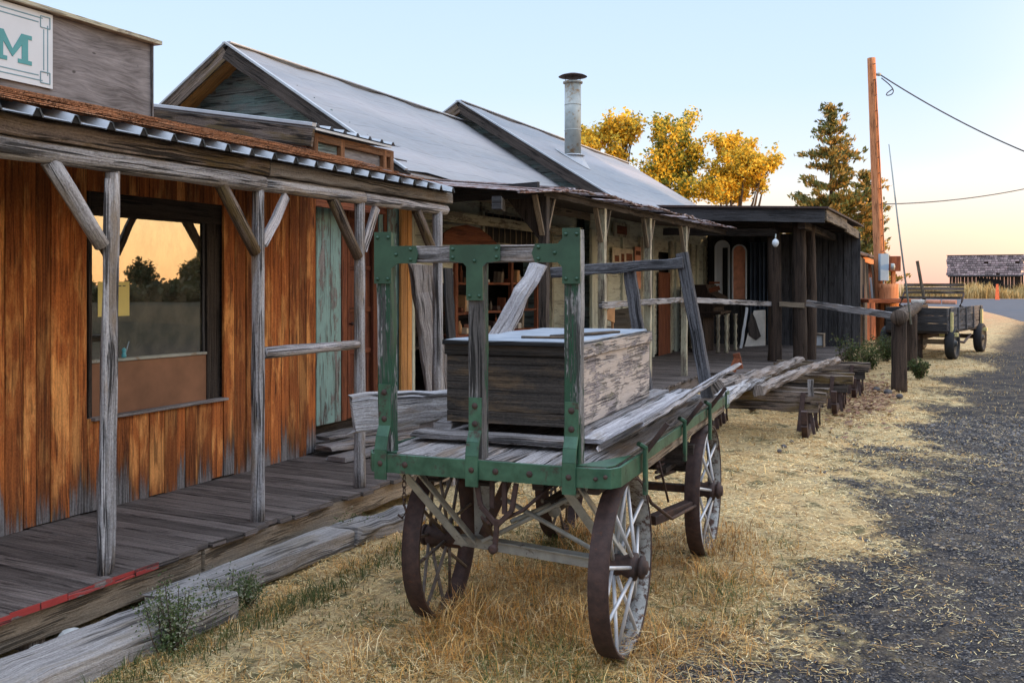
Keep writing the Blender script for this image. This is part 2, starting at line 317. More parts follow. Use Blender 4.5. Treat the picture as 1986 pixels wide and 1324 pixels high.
def glassmat():
    m = NT('dusty_window_glass'); m.t.nodes.remove(m.b)
    gl = m.n('ShaderNodeBsdfGlossy'); gl.inputs['Roughness'].default_value = .012; gl.inputs['Color'].default_value = (.9, .9, .84, 1)
    tr = m.n('ShaderNodeBsdfTransparent'); tr.inputs[0].default_value = (.45, .45, .42, 1); mx = m.n('ShaderNodeMixShader')
    fr = m.n('ShaderNodeFresnel'); fr.inputs[0].default_value = 1.9
    b = m.n('ShaderNodeBump'); b.inputs['Strength'].default_value = .09; b.inputs['Distance'].default_value = .004; m.l(m.noise(m.obj(), 2.2, 2), b.inputs['Height'])
    m.l(b.outputs[0], gl.inputs['Normal']); m.l(m.math('ADD', m.math('MULTIPLY', fr.outputs[0], 1.0), .22, True), mx.inputs[0])
    m.l(tr.outputs[0], mx.inputs[1]); m.l(gl.outputs[0], mx.inputs[2]); df = m.n('ShaderNodeBsdfDiffuse'); df.inputs[0].default_value = (.42, .38, .30, 1); m2 = m.n('ShaderNodeMixShader'); d1 = m.noise(m.map(m.obj(), (1, 3, 2)), 2.5, 6, .75); m.l(m.mapr(d1, .42, .72, .03, .22), m2.inputs[0]); m.l(mx.outputs[0], m2.inputs[1]); m.l(df.outputs[0], m2.inputs[2]); m.l(m2.outputs[0], m.out.inputs[0]); return m.m
G['glass'] = glassmat()
def leafmat(name, sat=1.0, trans=.35):
    m = NT(name); c = m.n('ShaderNodeAttribute', attribute_name='col').outputs['Color']
    m.fin(c, .6, 0, .25); tr = m.n('ShaderNodeBsdfTranslucent'); m.l(c, tr.inputs[0]); mx = m.n('ShaderNodeMixShader'); mx.inputs[0].default_value = trans
    m.l(m.b.outputs[0], mx.inputs[1]); m.l(tr.outputs[0], mx.inputs[2]); m.l(mx.outputs[0], m.out.inputs[0]); return m.m
G['leaf'] = leafmat('leaf'); G['straw'] = leafmat('straw', trans=.2); G['needle'] = leafmat('needle', trans=.12)
G['bark'] = wood('bark', (.05, .035, .025), (.17, .12, .085), None, 0, .8, .2, .8)
def stonemat():
    m = NT('gravel_stone'); c = m.n('ShaderNodeAttribute', attribute_name='col').outputs['Color']; return m.fin(c, .85, 0, .25)
G['gravelstone'] = stonemat()
# numpy mesh with per-corner colour
def npmesh(name, verts, faces, cols, mat, k):
    """faces (n,k) ints; cols (n,3) per face"""
    me = bpy.data.meshes.new(name); nf = len(faces)
    me.vertices.add(len(verts)); me.vertices.foreach_set('co', verts.astype(np.float32).ravel())
    me.loops.add(nf*k); me.loops.foreach_set('vertex_index', faces.astype(np.int32).ravel())
    me.polygons.add(nf); me.polygons.foreach_set('loop_start', np.arange(nf, dtype=np.int32)*k)
    me.update(calc_edges=True)
    at = me.color_attributes.new('col', 'FLOAT_COLOR', 'CORNER')
    c4 = np.ones((nf, k, 4), np.float32); c4[:, :, :3] = cols[:, None, :]; at.data.foreach_set('color', c4.ravel())
    me.materials.append(mat); me.validate(); return me
# ================================================================ camera, sky, sun
cam = bpy.data.cameras.new('Camera'); co = bpy.data.objects.new('Camera', cam); COL.objects.link(co); SC.camera = co
co.location = (0, 0, H); co.rotation_euler = (math.pi/2, 0, 0)
cam.sensor_width = 36; cam.lens = F/1986*36; cam.shift_y = -(662-HV)/1986; cam.clip_end = 6000; cam.clip_start = .05
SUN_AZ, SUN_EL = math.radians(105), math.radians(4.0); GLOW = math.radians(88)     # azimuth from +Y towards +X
W = bpy.data.worlds.new('World'); SC.world = W; W.use_nodes = True; wt = W.node_tree; wt.nodes.clear()
def wn(t, **k):
    x = wt.nodes.new(t)
    for a, b in k.items(): setattr(x, a, b)
    return x
def ramp(vals, fac):
    r = wn('ShaderNodeValToRGB'); e = r.color_ramp.elements
    while len(e) < len(vals): e.new(.5)
    for i, (p, c) in enumerate(vals): e[i].position = p; e[i].color = c+(1,)
    wt.links.new(fac, r.inputs[0]); return r.outputs[0]
tc = wn('ShaderNodeTexCoord'); sp = wn('ShaderNodeSeparateXYZ'); wt.links.new(tc.outputs['Generated'], sp.inputs[0])
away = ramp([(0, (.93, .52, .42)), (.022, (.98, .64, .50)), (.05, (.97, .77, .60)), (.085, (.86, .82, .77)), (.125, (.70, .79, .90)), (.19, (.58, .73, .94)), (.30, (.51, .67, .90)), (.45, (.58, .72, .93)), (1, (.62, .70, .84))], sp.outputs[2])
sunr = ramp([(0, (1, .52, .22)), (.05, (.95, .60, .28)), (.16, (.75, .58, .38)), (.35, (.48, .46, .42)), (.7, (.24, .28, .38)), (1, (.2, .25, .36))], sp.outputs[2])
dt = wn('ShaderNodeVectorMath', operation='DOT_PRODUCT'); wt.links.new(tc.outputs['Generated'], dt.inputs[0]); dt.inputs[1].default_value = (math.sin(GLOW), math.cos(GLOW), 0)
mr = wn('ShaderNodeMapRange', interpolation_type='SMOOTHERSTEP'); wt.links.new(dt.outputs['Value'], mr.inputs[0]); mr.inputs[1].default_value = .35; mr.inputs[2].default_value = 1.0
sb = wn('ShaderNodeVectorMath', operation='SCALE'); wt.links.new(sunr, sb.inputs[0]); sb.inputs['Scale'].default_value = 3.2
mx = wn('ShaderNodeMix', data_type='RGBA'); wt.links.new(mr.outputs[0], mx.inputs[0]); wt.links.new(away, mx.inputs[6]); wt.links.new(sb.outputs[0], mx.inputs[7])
sky = wn('ShaderNodeTexSky', sky_type='NISHITA', sun_disc=False, sun_elevation=SUN_EL, sun_rotation=SUN_AZ)
ad = wn('ShaderNodeMix', data_type='RGBA', blend_type='ADD'); ad.inputs[0].default_value = .02; wt.links.new(mx.outputs[2], ad.inputs[6]); wt.links.new(sky.outputs[0], ad.inputs[7])
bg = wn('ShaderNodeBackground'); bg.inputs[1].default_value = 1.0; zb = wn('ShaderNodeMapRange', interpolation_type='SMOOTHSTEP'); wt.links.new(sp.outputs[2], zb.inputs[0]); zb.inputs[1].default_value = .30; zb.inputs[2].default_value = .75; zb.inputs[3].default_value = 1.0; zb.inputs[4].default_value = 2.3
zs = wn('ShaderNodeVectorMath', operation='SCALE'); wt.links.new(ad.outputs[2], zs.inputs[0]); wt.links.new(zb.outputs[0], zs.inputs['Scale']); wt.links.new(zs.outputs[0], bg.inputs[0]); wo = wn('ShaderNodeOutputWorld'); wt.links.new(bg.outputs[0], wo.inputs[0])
sl = bpy.data.lights.new('Sun', 'SUN'); sl.energy = 4.0; sl.angle = math.radians(.6); sl.color = (1, .62, .30); so = bpy.data.objects.new('Sun', sl); COL.objects.link(so)
so.rotation_euler = (math.pi/2-SUN_EL, 0, math.pi-SUN_AZ)
so.rotation_euler = Vector((math.sin(SUN_AZ)*math.cos(SUN_EL), math.cos(SUN_AZ)*math.cos(SUN_EL), math.sin(SUN_EL))).to_track_quat('Z', 'Y').to_euler()
SC.view_settings.view_transform = 'Standard'; SC.view_settings.look = 'None'; SC.view_settings.gamma = 1; SC.view_settings.exposure = 0.27

# ================================================================ ground
def gm(x, y):                                    # gravel mask (numpy): 1 on the gravel drive
    t = x*CT-y*ST; s = x*ST+y*CT
    n = .30*np.sin(s*1.1+.5)*np.sin(t*2.3+1)+.16*np.sin(s*2.9+t*3.7)+.10*np.sin(s*7.3-t*5.1)+.06*np.sin(s*13+t*17)
    edge = -.95+.045*np.minimum(s, 16)+.105*np.maximum(s-16, 0)
    pt = .5+.5*np.sin(s*.9+2.1*np.sin(t*1.3))*np.sin(t*2.2+1.7*np.sin(s*.7+1)); g_ = 1/(1+np.exp(-(t-edge+n*1.25)*4.0)); return g_*(1-.30*np.clip(pt*1.6-.95, 0, 1))
def axis(lo, hi, step0, c0, c1, g):
    a = list(np.arange(c0, c1, step0)); x = c1; st = step0
    while x < hi: a.append(x); st *= g; x += st
    a.append(hi); x = c0; st = step0; b = []
    while x > lo: st *= g; x -= st; b.append(max(x, lo))
    return np.array(sorted(set(b+a)))
xs = axis(-3000, 3000, .05, -3.2, 7, 1.18); ys = axis(-3000, 3000, .05, 2.6, 13, 1.16)
X, Y = np.meshgrid(xs, ys); near = np.exp(-np.maximum(0, np.hypot(X, Y)-14)/10)
Zg = near*(.012*np.sin(X*3.1+Y*1.7)+.010*np.sin(X*5.3-Y*4.1+1)+.006*np.sin(X*11+Y*9)+rng.normal(0, .004, X.shape)-.012*gm(X, Y)-.008)
nx, ny = len(xs), len(ys); idx = np.arange(nx*ny).reshape(ny, nx)
Fq = np.stack([idx[:-1, :-1], idx[:-1, 1:], idx[1:, 1:], idx[1:, :-1]], -1).reshape(-1, 4)
vv = np.stack([X, Y, Zg], -1).reshape(-1, 3)
m = NT('dry_ground'); p = m.pos()
msk = m.n('ShaderNodeAttribute', attribute_name='gravel').outputs['Fac']
n1 = m.noise(p, 1.1, 5, .6); n2 = m.noise(p, 9, 6, .75); n3 = m.noise(p, 45, 5, .75); n4 = m.noise(p, 3.3, 5, .65)
n5 = m.noise(p, 150, 4, .8); straw = m.mix(m.mapr(m.math('ADD', m.math('MULTIPLY', n3, .5), m.math('MULTIPLY', n5, .5)), .40, .60), (.24, .165, .08), (.76, .59, .32)); straw = m.mix(m.math('MULTIPLY', m.mapr(n1, .45, .7), .6), straw, (.55, .31, .12))
straw = m.mix(m.math('MULTIPLY', m.mapr(n2, .52, .62), .7), straw, (.12, .085, .055)); straw = m.mix(m.math('MULTIPLY', m.mapr(n4, .54, .62), .8), straw, (.075, .075, .035))
vo = m.vor(p, 55, out=1); v2 = m.vor(p, 55); gcol = m.mix(m.sep(vo)[0], (.028, .025, .025), (.108, .097, .094)); gcol = m.mix(m.mapr(v2, .25, .6), gcol, (.02, .02, .026))
gcol = m.mix(m.math('MULTIPLY', m.mapr(n4, .46, .64), .38), gcol, (.25, .19, .13)); gcol = m.mix(m.math('MULTIPLY', m.mapr(n3, .5, .62), .2), gcol, (.30, .24, .16))
k = m.mapr(m.math('ADD', msk, m.math('ADD', m.math('MULTIPLY', m.math('SUBTRACT', n2, .5), 1.6), m.math('MULTIPLY', m.math('SUBTRACT', n3, .5), .8))), .40, .66)
px_ = m.sep(p)[0]; far_ = m.mapr(m.math('SUBTRACT', px_, m.math('MULTIPLY', m.sep(p)[1], .56)), 6, 11); gcol = m.mix(far_, gcol, (.045, .042, .028)); py = m.sep(p)[1]; straw = m.mix(m.math('MULTIPLY', m.mapr(py, 28, 48), m.mapr(n1, .35, .6)), straw, (.56, .29, .15)); col = m.mix(k, straw, gcol); m.bump(m.math('ADD', n3, m.math('MULTIPLY', m.math('MULTIPLY', v2, k), 1.2)), .8, .025); m.fin(col, .95, 0, .15)  # out-of-view gravel: shade put into its colour for the window reflection
gme = npmesh('ground', vv, Fq, np.ones((len(Fq), 3)), m.m, 4); at = gme.attributes.new('gravel', 'FLOAT', 'POINT')
gk = gm(vv[:, 0], vv[:, 1]); rr_ = np.hypot(vv[:, 0], vv[:, 1])
tt = vv[:, 0]*CT-vv[:, 1]*ST; gk = gk            # beyond the drive: straw again
gk = np.maximum(gk, np.exp(-(((vv[:, 0]+.95)/.55)**2+((vv[:, 1]-3.75)/.22)**2)))      # dark gravel patch by the near edge
at.data.foreach_set('value', gk.astype(np.float32)); gme.polygons.foreach_set('use_smooth', [True]*len(Fq))
go = bpy.data.objects.new('ground', gme); COL.objects.link(go); go['kind'] = 'structure'
def gz(x, y): return near_at(x, y)
def near_at(x, y):
    n = np.exp(-np.maximum(0, np.hypot(x, y)-14)/10)
    return n*(.012*np.sin(x*3.1+y*1.7)+.010*np.sin(x*5.3-y*4.1+1)+.006*np.sin(x*11+y*9)-.012*gm(x, y)-.008)
# paved road in the distance
mb = MB(); pts = [(30.7, 66), (24.8, 49.8), (21.6, 41.5), (60, 44), (300, 60), (300, 101), (46, 103), (20, 103), (18, 90)]
mb.prism([(x, y, -.05) for x, y in pts], (0, 0, .054)); m = NT('old_asphalt'); q = m.pos(); m.fin(m.mix(m.mapr(m.noise(q, 1.5, 5), .3, .7), (.06, .063, .075), (.095, .098, .115)), .9)
single(mb, 'road', None, None, m.m, (0, 0, 0), '0', kind='structure')

# ---------------------------------------------------------------- straw, grass, stones
def blades(n, x, y, z, ht, wd, lean, col, name, mat, label, cat):
    """upright tapering blades: 2 quads + tip folded into one quad strip"""
    a = rng.uniform(0, 2*np.pi, n); dx, dy = np.cos(a), np.sin(a); b = a+rng.normal(0, .6, n)+np.pi/2; lx, ly = np.cos(b)*lean*ht, np.sin(b)*lean*ht
    P = np.zeros((n, 6, 3)); w = wd/2
    for i, (f, wf) in enumerate(((0, 1), (.55, .75), (1, .12))):
        cx = x+lx*f*f; cy = y+ly*f*f; cz = z+ht*f*np.sqrt(np.maximum(.05, 1-np.minimum(.9, lean*f)**2))
        P[:, 2*i] = np.stack([cx-dx*w*wf, cy-dy*w*wf, cz], -1); P[:, 2*i+1] = np.stack([cx+dx*w*wf, cy+dy*w*wf, cz], -1)
    o = np.arange(n)[:, None]*6; f1 = o+np.array([0, 1, 3, 2]); f2 = o+np.array([2, 3, 5, 4]); Fc = np.concatenate([f1, f2]); C = np.concatenate([col*.8, col])
    me = npmesh(name, P.reshape(-1, 3), Fc, C, mat, 4); ob = bpy.data.objects.new(name, me); COL.objects.link(ob); ob['kind'] = 'stuff'; ob['label'] = label; ob['category'] = cat; return ob
def pal(n, cols, jit=.18):
    c = np.array(cols)[rng.integers(0, len(cols), n)]; return c*rng.uniform(1-jit, 1+jit, (n, 1))
def fromw(x, y):      # world -> wagon frame
    ax, ay = x-HX, y-HY; return ax*CW-ay*SW, ax*SW+ay*CW
def pat_(x, y):
    q = .5+.5*np.sin(x*2.3+1.1*np.sin(y*1.7))*np.sin(y*2.1+1.3*np.sin(x*1.9+2)); w = .5+.5*np.sin(x*7.1+y*3.3)*np.sin(y*8.3-x*5.2)*np.sin(x*3.1+2); return np.clip(.22+.62*q+.40*w-.55*np.exp(-(((x+.75)/.55)**2+((y-4.9)/.9)**2)), .06, 1)
# flat litter
N1 = 260000
Yv = 2.9+13*rng.random(N1*2)**1.7; Xv = (rng.uniform(-60, 2046, N1*2)-CU)/F*Yv
t = Xv*CT-Yv*ST; g = gm(Xv, Yv); keep = (t > -3.35) & (rng.random(N1*2) < (1-.93*np.clip(g*1.25, 0, 1))*pat_(Xv, Yv)**1.7); Xv, Yv, g = Xv[keep][:N1], Yv[keep][:N1], g[keep][:N1]; n = len(Xv)
L = rng.uniform(.010, .045, n)*(1+1.6*rng.random(n)**14); a = rng.uniform(0, 2*np.pi, n); wd = rng.uniform(.0008, .0022, n)*np.clip(Yv/5, 1, 2.2); zz = gz(Xv, Yv)+rng.uniform(.003, .02, n)*(1-.6*g); tl = rng.normal(0, .12, n)
dx, dy = np.cos(a), np.sin(a); P = np.zeros((n, 4, 3)); bend = rng.normal(0, .12, n)
for i, (f, sgn) in enumerate(((0, -1), (1, -1), (1, 1), (0, 1))):
    P[:, i] = np.stack([Xv+dx*L*(f-.5)-dy*wd*sgn, Yv+dy*L*(f-.5)+dx*wd*sgn, np.maximum(zz+tl*L*(f-.5), gz(Xv, Yv)+.001)], -1)
C = pal(n, [(.76, .60, .34), (.84, .70, .43), (.68, .48, .22), (.54, .34, .14), (.92, .80, .54), (.42, .29, .15), (.66, .38, .14)])
C = C*(.72+.52*pat_(Xv*1.7+3, Yv*1.3)[:, None])
C = C*np.array([1.0, .97, .84])
me = npmesh('straw_litter', P.reshape(-1, 3), np.arange(n*4).reshape(n, 4), C, G['straw'], 4); ob = bpy.data.objects.new('straw_litter', me); COL.objects.link(ob)
ob['kind'] = 'stuff'; ob['label'] = 'pale dry straw scattered over ground and gravel'; ob['category'] = 'straw'
# gravel stones
N2 = 85000
Yv = 2.9+9*rng.random(N2*3)**1.6; Xv = (rng.uniform(0, 2046, N2*3)-CU)/F*Yv; g = gm(Xv, Yv)
patch = np.exp(-(((Xv+.95)/.5)**2+((Yv-3.75)/.2)**2)); keep = (rng.random(N2*3) < np.maximum(g**2, patch)) & (g+patch > .3); Xv, Yv = Xv[keep][:N2], Yv[keep][:N2]; n = len(Xv)
r = rng.uniform(.0025, .0072, n)*np.clip(Yv/5, 1, 2)*(1+1.2*(rng.random(n) > .97)); base = np.array([(1, 0, 0), (-1, 0, 0), (0, 1, 0), (0, -1, 0), (0, 0, 1), (0, 0, -.6)], float)
P = base[None]*rng.uniform(.6, 1.3, (n, 6, 1))*r[:, None, None]; P[:, :, 2] *= .65; a = rng.uniform(0, 6.28, n); ca, sa = np.cos(a)[:, None], np.sin(a)[:, None]
px, py = P[:, :, 0]*ca-P[:, :, 1]*sa, P[:, :, 0]*sa+P[:, :, 1]*ca; P = np.stack([px+Xv[:, None], py+Yv[:, None], P[:, :, 2]+(gz(Xv, Yv)+r*.25)[:, None]], -1)
tri = np.array([(0, 2, 4), (2, 1, 4), (1, 3, 4), (3, 0, 4)]); Fc = (np.arange(n)[:, None, None]*6+tri[None]).reshape(-1, 3)
C = np.repeat(pal(n, [(.062, .057, .058), (.092, .084, .083), (.04, .037, .037), (.14, .122, .11), (.22, .165, .11)], .3), 4, 0)
me = npmesh('gravel', P.reshape(-1, 3), Fc, C, G['gravelstone'], 3); ob = bpy.data.objects.new('gravel', me); COL.objects.link(ob)
ob['kind'] = 'stuff'; ob['label'] = 'dark blue grey crushed gravel on the drive'; ob['category'] = 'gravel'
# standing dry grass: around and under the wagon, along timbers
N3 = 260000
Yv = rng.uniform(3.2, 9.5, N3); Xv = (rng.uniform(120, 1600, N3)-CU)/F*Yv; wx, wy = fromw(Xv, Yv); t = Xv*CT-Yv*ST
under = 1/(1+np.exp((np.abs(wx+.38)-.72)*9))*1/(1+np.exp((np.abs(wy-.75)-1.3)*5)); wheel = sum(np.exp(-(((wx-a_)/.16)**2+((wy-b_)/.3)**2)) for a_ in (0, -.9) for b_ in (0, 1.74))
edge = np.exp(-((t+3.1)/.13)**2); pn = .5+.5*np.sin(Xv*4.1+Yv*2.2)*np.sin(Yv*5.3-Xv*3.1)
side = np.exp(-((wx-.12)/.22)**2)*(wy > -.5)*(wy < 2.6); nearf = np.exp(-((wx+.5)/1.0)**4)*np.exp(-((wy+.85)/.55)**2)
dens = np.clip(.85*under*(.45+.55*pn)+.9*wheel+.65*edge+.45*side*pn+.55*nearf*pn+.025, 0, 1); cl_ = .5+.5*np.sin(Xv*9+3*np.sin(Yv*4.3))*np.sin(Yv*10+2.5*np.sin(Xv*5.1)); dens *= (.25+1.0*cl_); dens *= (t > -3.3)*(1-.85*gm(Xv, Yv)); keep = rng.random(N3) < dens*.66
clk = cl_[keep]; Xv, Yv, wh, un = Xv[keep], Yv[keep], wheel[keep], np.clip(under+side+nearf, 0, 1)[keep]; n = len(Xv)
ht = rng.uniform(.015, .07, n)*(.65+.8*clk)*(1+.8*un+1.5*wh*rng.random(n)); C = pal(n, [(.74, .42, .13), (.84, .58, .24), (.62, .31, .08), (.88, .70, .40), (.36, .19, .07), (.70, .36, .10), (.26, .16, .07)], .3)*(.55+.65*np.clip(clk+.2, 0, 1))[:, None]
gp_ = np.sin(Xv*3.7+1)*np.sin(Yv*3.1+2); gr = rng.random(n) < np.where(gp_ > .35, .5, .06); C[gr] = pal(gr.sum(), [(.10, .13, .035), (.15, .16, .05)], .2)
blades(n, Xv, Yv, gz(Xv, Yv)-.004, ht, rng.uniform(.0022, .0055, n)*np.clip(Yv/5, 1, 2), rng.uniform(.3, 1.9, n), C, 'dry_grass', G['straw'], 'golden dry grass standing under and around the green wagon', 'grass')
N4 = 90000
Yv = rng.uniform(3.2, 6.5, N4); Xv = (rng.uniform(160, 1300, N4)-CU)/F*Yv; t = Xv*CT-Yv*ST; wx, wy = fromw(Xv, Yv)
d = .6*np.exp(-((t+3.02)/.13)**2)+.8*np.exp(-(((wx+1.2)/.3)**2+((wy-.2)/.8)**2))*(np.sin(Xv*6)*np.sin(Yv*7) > .1)+.55*((np.sin(Xv*5.2+1)*np.sin(Yv*4.3+Xv)) > .62); keep = (rng.random(N4) < d*.5) & (t > -3.12) & (t < -1.6); Xv, Yv = Xv[keep], Yv[keep]; n = len(Xv)
blades(n, Xv, Yv, gz(Xv, Yv)-.004, rng.uniform(.010, .045, n)*(1+1.3*(np.abs((Xv*CT-Yv*ST)+3.02) < .15)), rng.uniform(.003, .006, n), rng.uniform(.3, 1.1, n), pal(n, [(.09, .12, .035), (.13, .15, .05), (.07, .10, .035), (.18, .18, .07)]), 'green_grass', G['leaf'], 'low green weeds in patches between boardwalk timbers and wagon', 'grass')
# tall far grass in front of the distant barn and orange dirt verge
N5 = 9000; Yv = rng.uniform(104, 112, N5); Xv = rng.uniform(44, 66, N5)
blades(N5, Xv, Yv, 0*Xv, rng.uniform(.5, 1.7, N5)*(.6+.6*(np.sin(Xv*.9)*.5+.5)), rng.uniform(.05, .12, N5), rng.uniform(.1, .5, N5), pal(N5, [(.50, .36, .15), (.62, .47, .22), (.42, .30, .12)]), 'tall_dry_grass', G['straw'], 'tall yellow grass in front of the far barn', 'grass')
N6 = 14000; Yv = rng.uniform(9.5, 26, N6); t = rng.uniform(-3.0, 1.5, N6); s = Yv; Xv = s*ST+t*CT; Yv = s*CT-t*ST; keep = rng.random(N6) < .15+.85*(1-gm(Xv, Yv))*(np.sin(Xv*1.7)*np.sin(Yv*1.1) > -.2); Xv, Yv = Xv[keep], Yv[keep]; n = len(Xv)
blades(n, Xv, Yv, gz(Xv, Yv)-.003, rng.uniform(.02, .07, n), rng.uniform(.006, .014, n), rng.uniform(.5, 1.5, n), pal(n, [(.62, .46, .22), (.74, .58, .33), (.50, .34, .15), (.58, .36, .15)]), 'short_dry_stubble', G['straw'], 'short straw coloured stubble along the drive toward the carts', 'grass')
# ================================================================ left orange building with its porch
TW, TPp, TE, ZD = -4.76, -3.69, -3.61, .22
S0, S1 = 1.2, S_(612, TW)
bl = Thing('storefront_building', 'orange brown board storefront at left with plywood false front and log porch', 'building', (TW-2.5, 4.0, 0))
wl, wr = S_(178, TW), S_(432, TW); wzb, wzt, wzp = .785, 2.16, 1.12
mb = MB(); s = S0
while s < S1-.02:
    w = random.choice((.085, .10, .115, .13)); e = min(s+w, S1); mid = (s+e)/2; th = random.uniform(.016, .026); tj = TW+random.uniform(-.004, .004)
    zb = ZD+random.uniform(-.005, .012); gap = random.choice((.002, .003, .006)); r = random.random()
    segs = [(zb, 2.66)]
    if wl-.03 < mid < wr+.01: segs = [(zb, wzb), (wzt, 2.66)]
    for a, b in segs: mb.beam((tj, mid, a), (tj, mid, b), e-s-gap, th, (1, 0, 0), ch=.003, r=r)
    s = e
part(mb, 'wall', G['siding'], bl)
mb = MB()
mb.prism([(TW-.03, S0, .1), (TW-.03, wl-.02, .1), (TW-.03, wl-.02, 2.7), (TW-.03, S0, 2.7)], (-.04, 0, 0)); mb.prism([(TW-.03, wr+.02, .1), (TW-.03, S1, .1), (TW-.03, S1, 2.7), (TW-.03, wr+.02, 2.7)], (-.04, 0, 0))
mb.prism([(TW-.03, wl-.02, .1), (TW-.03, wr+.02, .1), (TW-.03, wr+.02, wzb-.01), (TW-.03, wl-.02, wzb-.01)], (-.04, 0, 0)); mb.prism([(TW-.03, wl-.02, wzt+.01), (TW-.03, wr+.02, wzt+.01), (TW-.03, wr+.02, 2.7), (TW-.03, wl-.02, 2.7)], (-.04, 0, 0))
mb.prism([(TW-5, S0, 0), (TW-.03, S0, 0), (TW-.03, S0, 2.7), (TW-5, S0, 2.7)], (0, -.05, 0)); mb.prism([(TW-5, S1, 0), (TW-.03, S1, 0), (TW-.03, S1, 2.62), (TW-5, S1, 2.62)], (0, -.05, 0)); mb.prism([(TW-5, S0, 0), (TW-5, S1, 0), (TW-5, S1, 2.6), (TW-5, S0, 2.6)], (-.05, 0, 0))
mb.prism([(TW-2.2, S0, .1), (TW-2.2, S1-.06, .1), (TW-2.2, S1-.06, 2.6), (TW-2.2, S0, 2.6)], (-.03, 0, 0)); mb.prism([(TW-5, S0, .2), (TW-.08, S0, .2), (TW-.08, S1-.06, .2), (TW-5, S1-.06, .2)], (0, 0, -.04))
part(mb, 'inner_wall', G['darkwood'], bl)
mb = MB(); mb.prism([(TW-5.2, S0-.1, 2.62), (TW-.05, S0-.1, 2.62), (TW-.05, S1+.05, 2.62), (TW-5.2, S1+.05, 2.62)], (0, 0, .05)); part(mb, 'roof', G['rustsheet'], bl)
# window
sg = S_(405, TW); win = MB(); fr_t = TW-.035
win.beam((fr_t, wl+.0, wzb), (fr_t, wl, wzt), .03, .05, (1, 0, 0)); win.beam((fr_t-.01, (sg+wr)/2, wzb), (fr_t-.01, (sg+wr)/2, wzt), wr-sg-.01, .05, (1, 0, 0)); win.beam((fr_t, wl, wzt-.07), (fr_t, wr, wzt-.07), .05, .14, (0, 0, 1))
wo_ = part(win, 'window', G['darkwood'], bl)
mb = MB(); mb.beam((TW+.012, wl-.015, wzb-.005), (TW+.012, wr+.01, wzb-.005), .07, .018, (0, 0, 1)); part(mb, 'sill', G['greywood'], bl, wo_)
mb = MB(); mb.prism([(TW-.028, wl+.01, wzb), (TW-.028, sg+.01, wzb), (TW-.028, sg+.01, wzp), (TW-.028, wl+.01, wzp)], (-.015, 0, 0)); part(mb, 'lower_panel', G['brownpanel'], bl, wo_)
mb = MB(); mb.beam((TW-.03, wl+.01, wzp+.004), (TW-.03, sg, wzp-.006), .03, .02, (0, 0, 1)); part(mb, 'ledge', G['galv'], bl, wo_)
mb = MB(); mb.prism([(TW-.05, wl, wzp), (TW-.05, sg+.01, wzp), (TW-.05, sg+.01, wzt-.12), (TW-.05, wl, wzt-.12)], (-.004, 0, 0)); part(mb, 'pane', G['glass'], bl, wo_)
mb = MB(); mb.beam((TW-.04, sg-.01, wzp), (TW-.04, sg-.01, wzt-.12), .02, .012, (1, 0, 0)); part(mb, 'mullion', G['blackwood'], bl, wo_)
# false front
fs1 = S_(297, TW); fzt = Z_(297, 85, TW)
mb = MB(); mb.prism([(TW-.02, S0, 2.6), (TW-.02, fs1, 2.6), (TW-.02, fs1, fzt), (TW-.02, S0, fzt)], (-.04, 0, 0), uvax=(0, 1, 0))
for k in range(3): mb.beam((TW-.1-k*.0, S0+1+k*1.2, 2.6), (TW-.1, S0+1+k*1.2, fzt-.02), .09, .08, (1, 0, 0))
part(mb, 'false_front', G['ply'], bl)
mb = MB(); mb.beam((TW-.03, S0, fzt+.012), (TW-.03, fs1+.05, fzt+.012), .12, .026, (0, 0, 1), ch=.002); part(mb, 'cap_strip', G['creamdark'], bl)
mb = MB(); mb.beam((TW-.015, fs1+.002, 2.6), (TW-.015, fs1+.002, fzt), .012, .03, (1, 0, 0)); part(mb, 'corner_strip', G['greywood'], bl)
# sign
s_r = S_(103, TW); zt_, zb_ = Z_(103, 30, TW), Z_(103, 173, TW); s_l = S0+.3
sg_ = Thing('sign', 'white signboard with teal slab letter and double border on the plywood false front', 'sign', (TW, (s_l+s_r)/2, zb_))
mb = MB(); mb.prism([(TW-.017, s_l, zb_), (TW-.017, s_r, zb_), (TW-.017, s_r, zt_), (TW-.017, s_l, zt_)], (.014, 0, 0)); part(mb, 'sign_panel', G['white'], sg_)
mb = MB(); tx = TW-.0025
def strip(a, b, w=.006, m_=None): (m_ or mb).beam(a, b, w, .002, (1, 0, 0), ch=.0005)
hgt = zt_-zb_
for i, (k, q) in enumerate(((.035, .014), (.062, .006))):
    zt2, zb2, sr2 = zt_-k, zb_+k, s_r-k
    strip((tx, s_l+.03, zt2), (tx, sr2-.035, zt2), .007); strip((tx, s_l+.03, zb2), (tx, sr2-.035, zb2), .007); strip((tx, sr2, zb2+.035), (tx, sr2, zt2-.035), .007)
for zc in (zt_-.055, zb_+.055):
    a = .032; sc_ = s_r-.052
    for p, q in (((-a, -a), (a, -a)), ((a, -a), (a, a)), ((a, a), (-a, a)), ((-a, a), (-a, -a))): strip((tx+.0015, sc_+p[0], zc+p[1]), (tx+.0015, sc_+q[0], zc+q[1]), .006)
part(mb, 'border', G['signgrey'], sg_)
def Mp(u, v): q = TP(u, v, TW); return (tx, q[1], q[2])
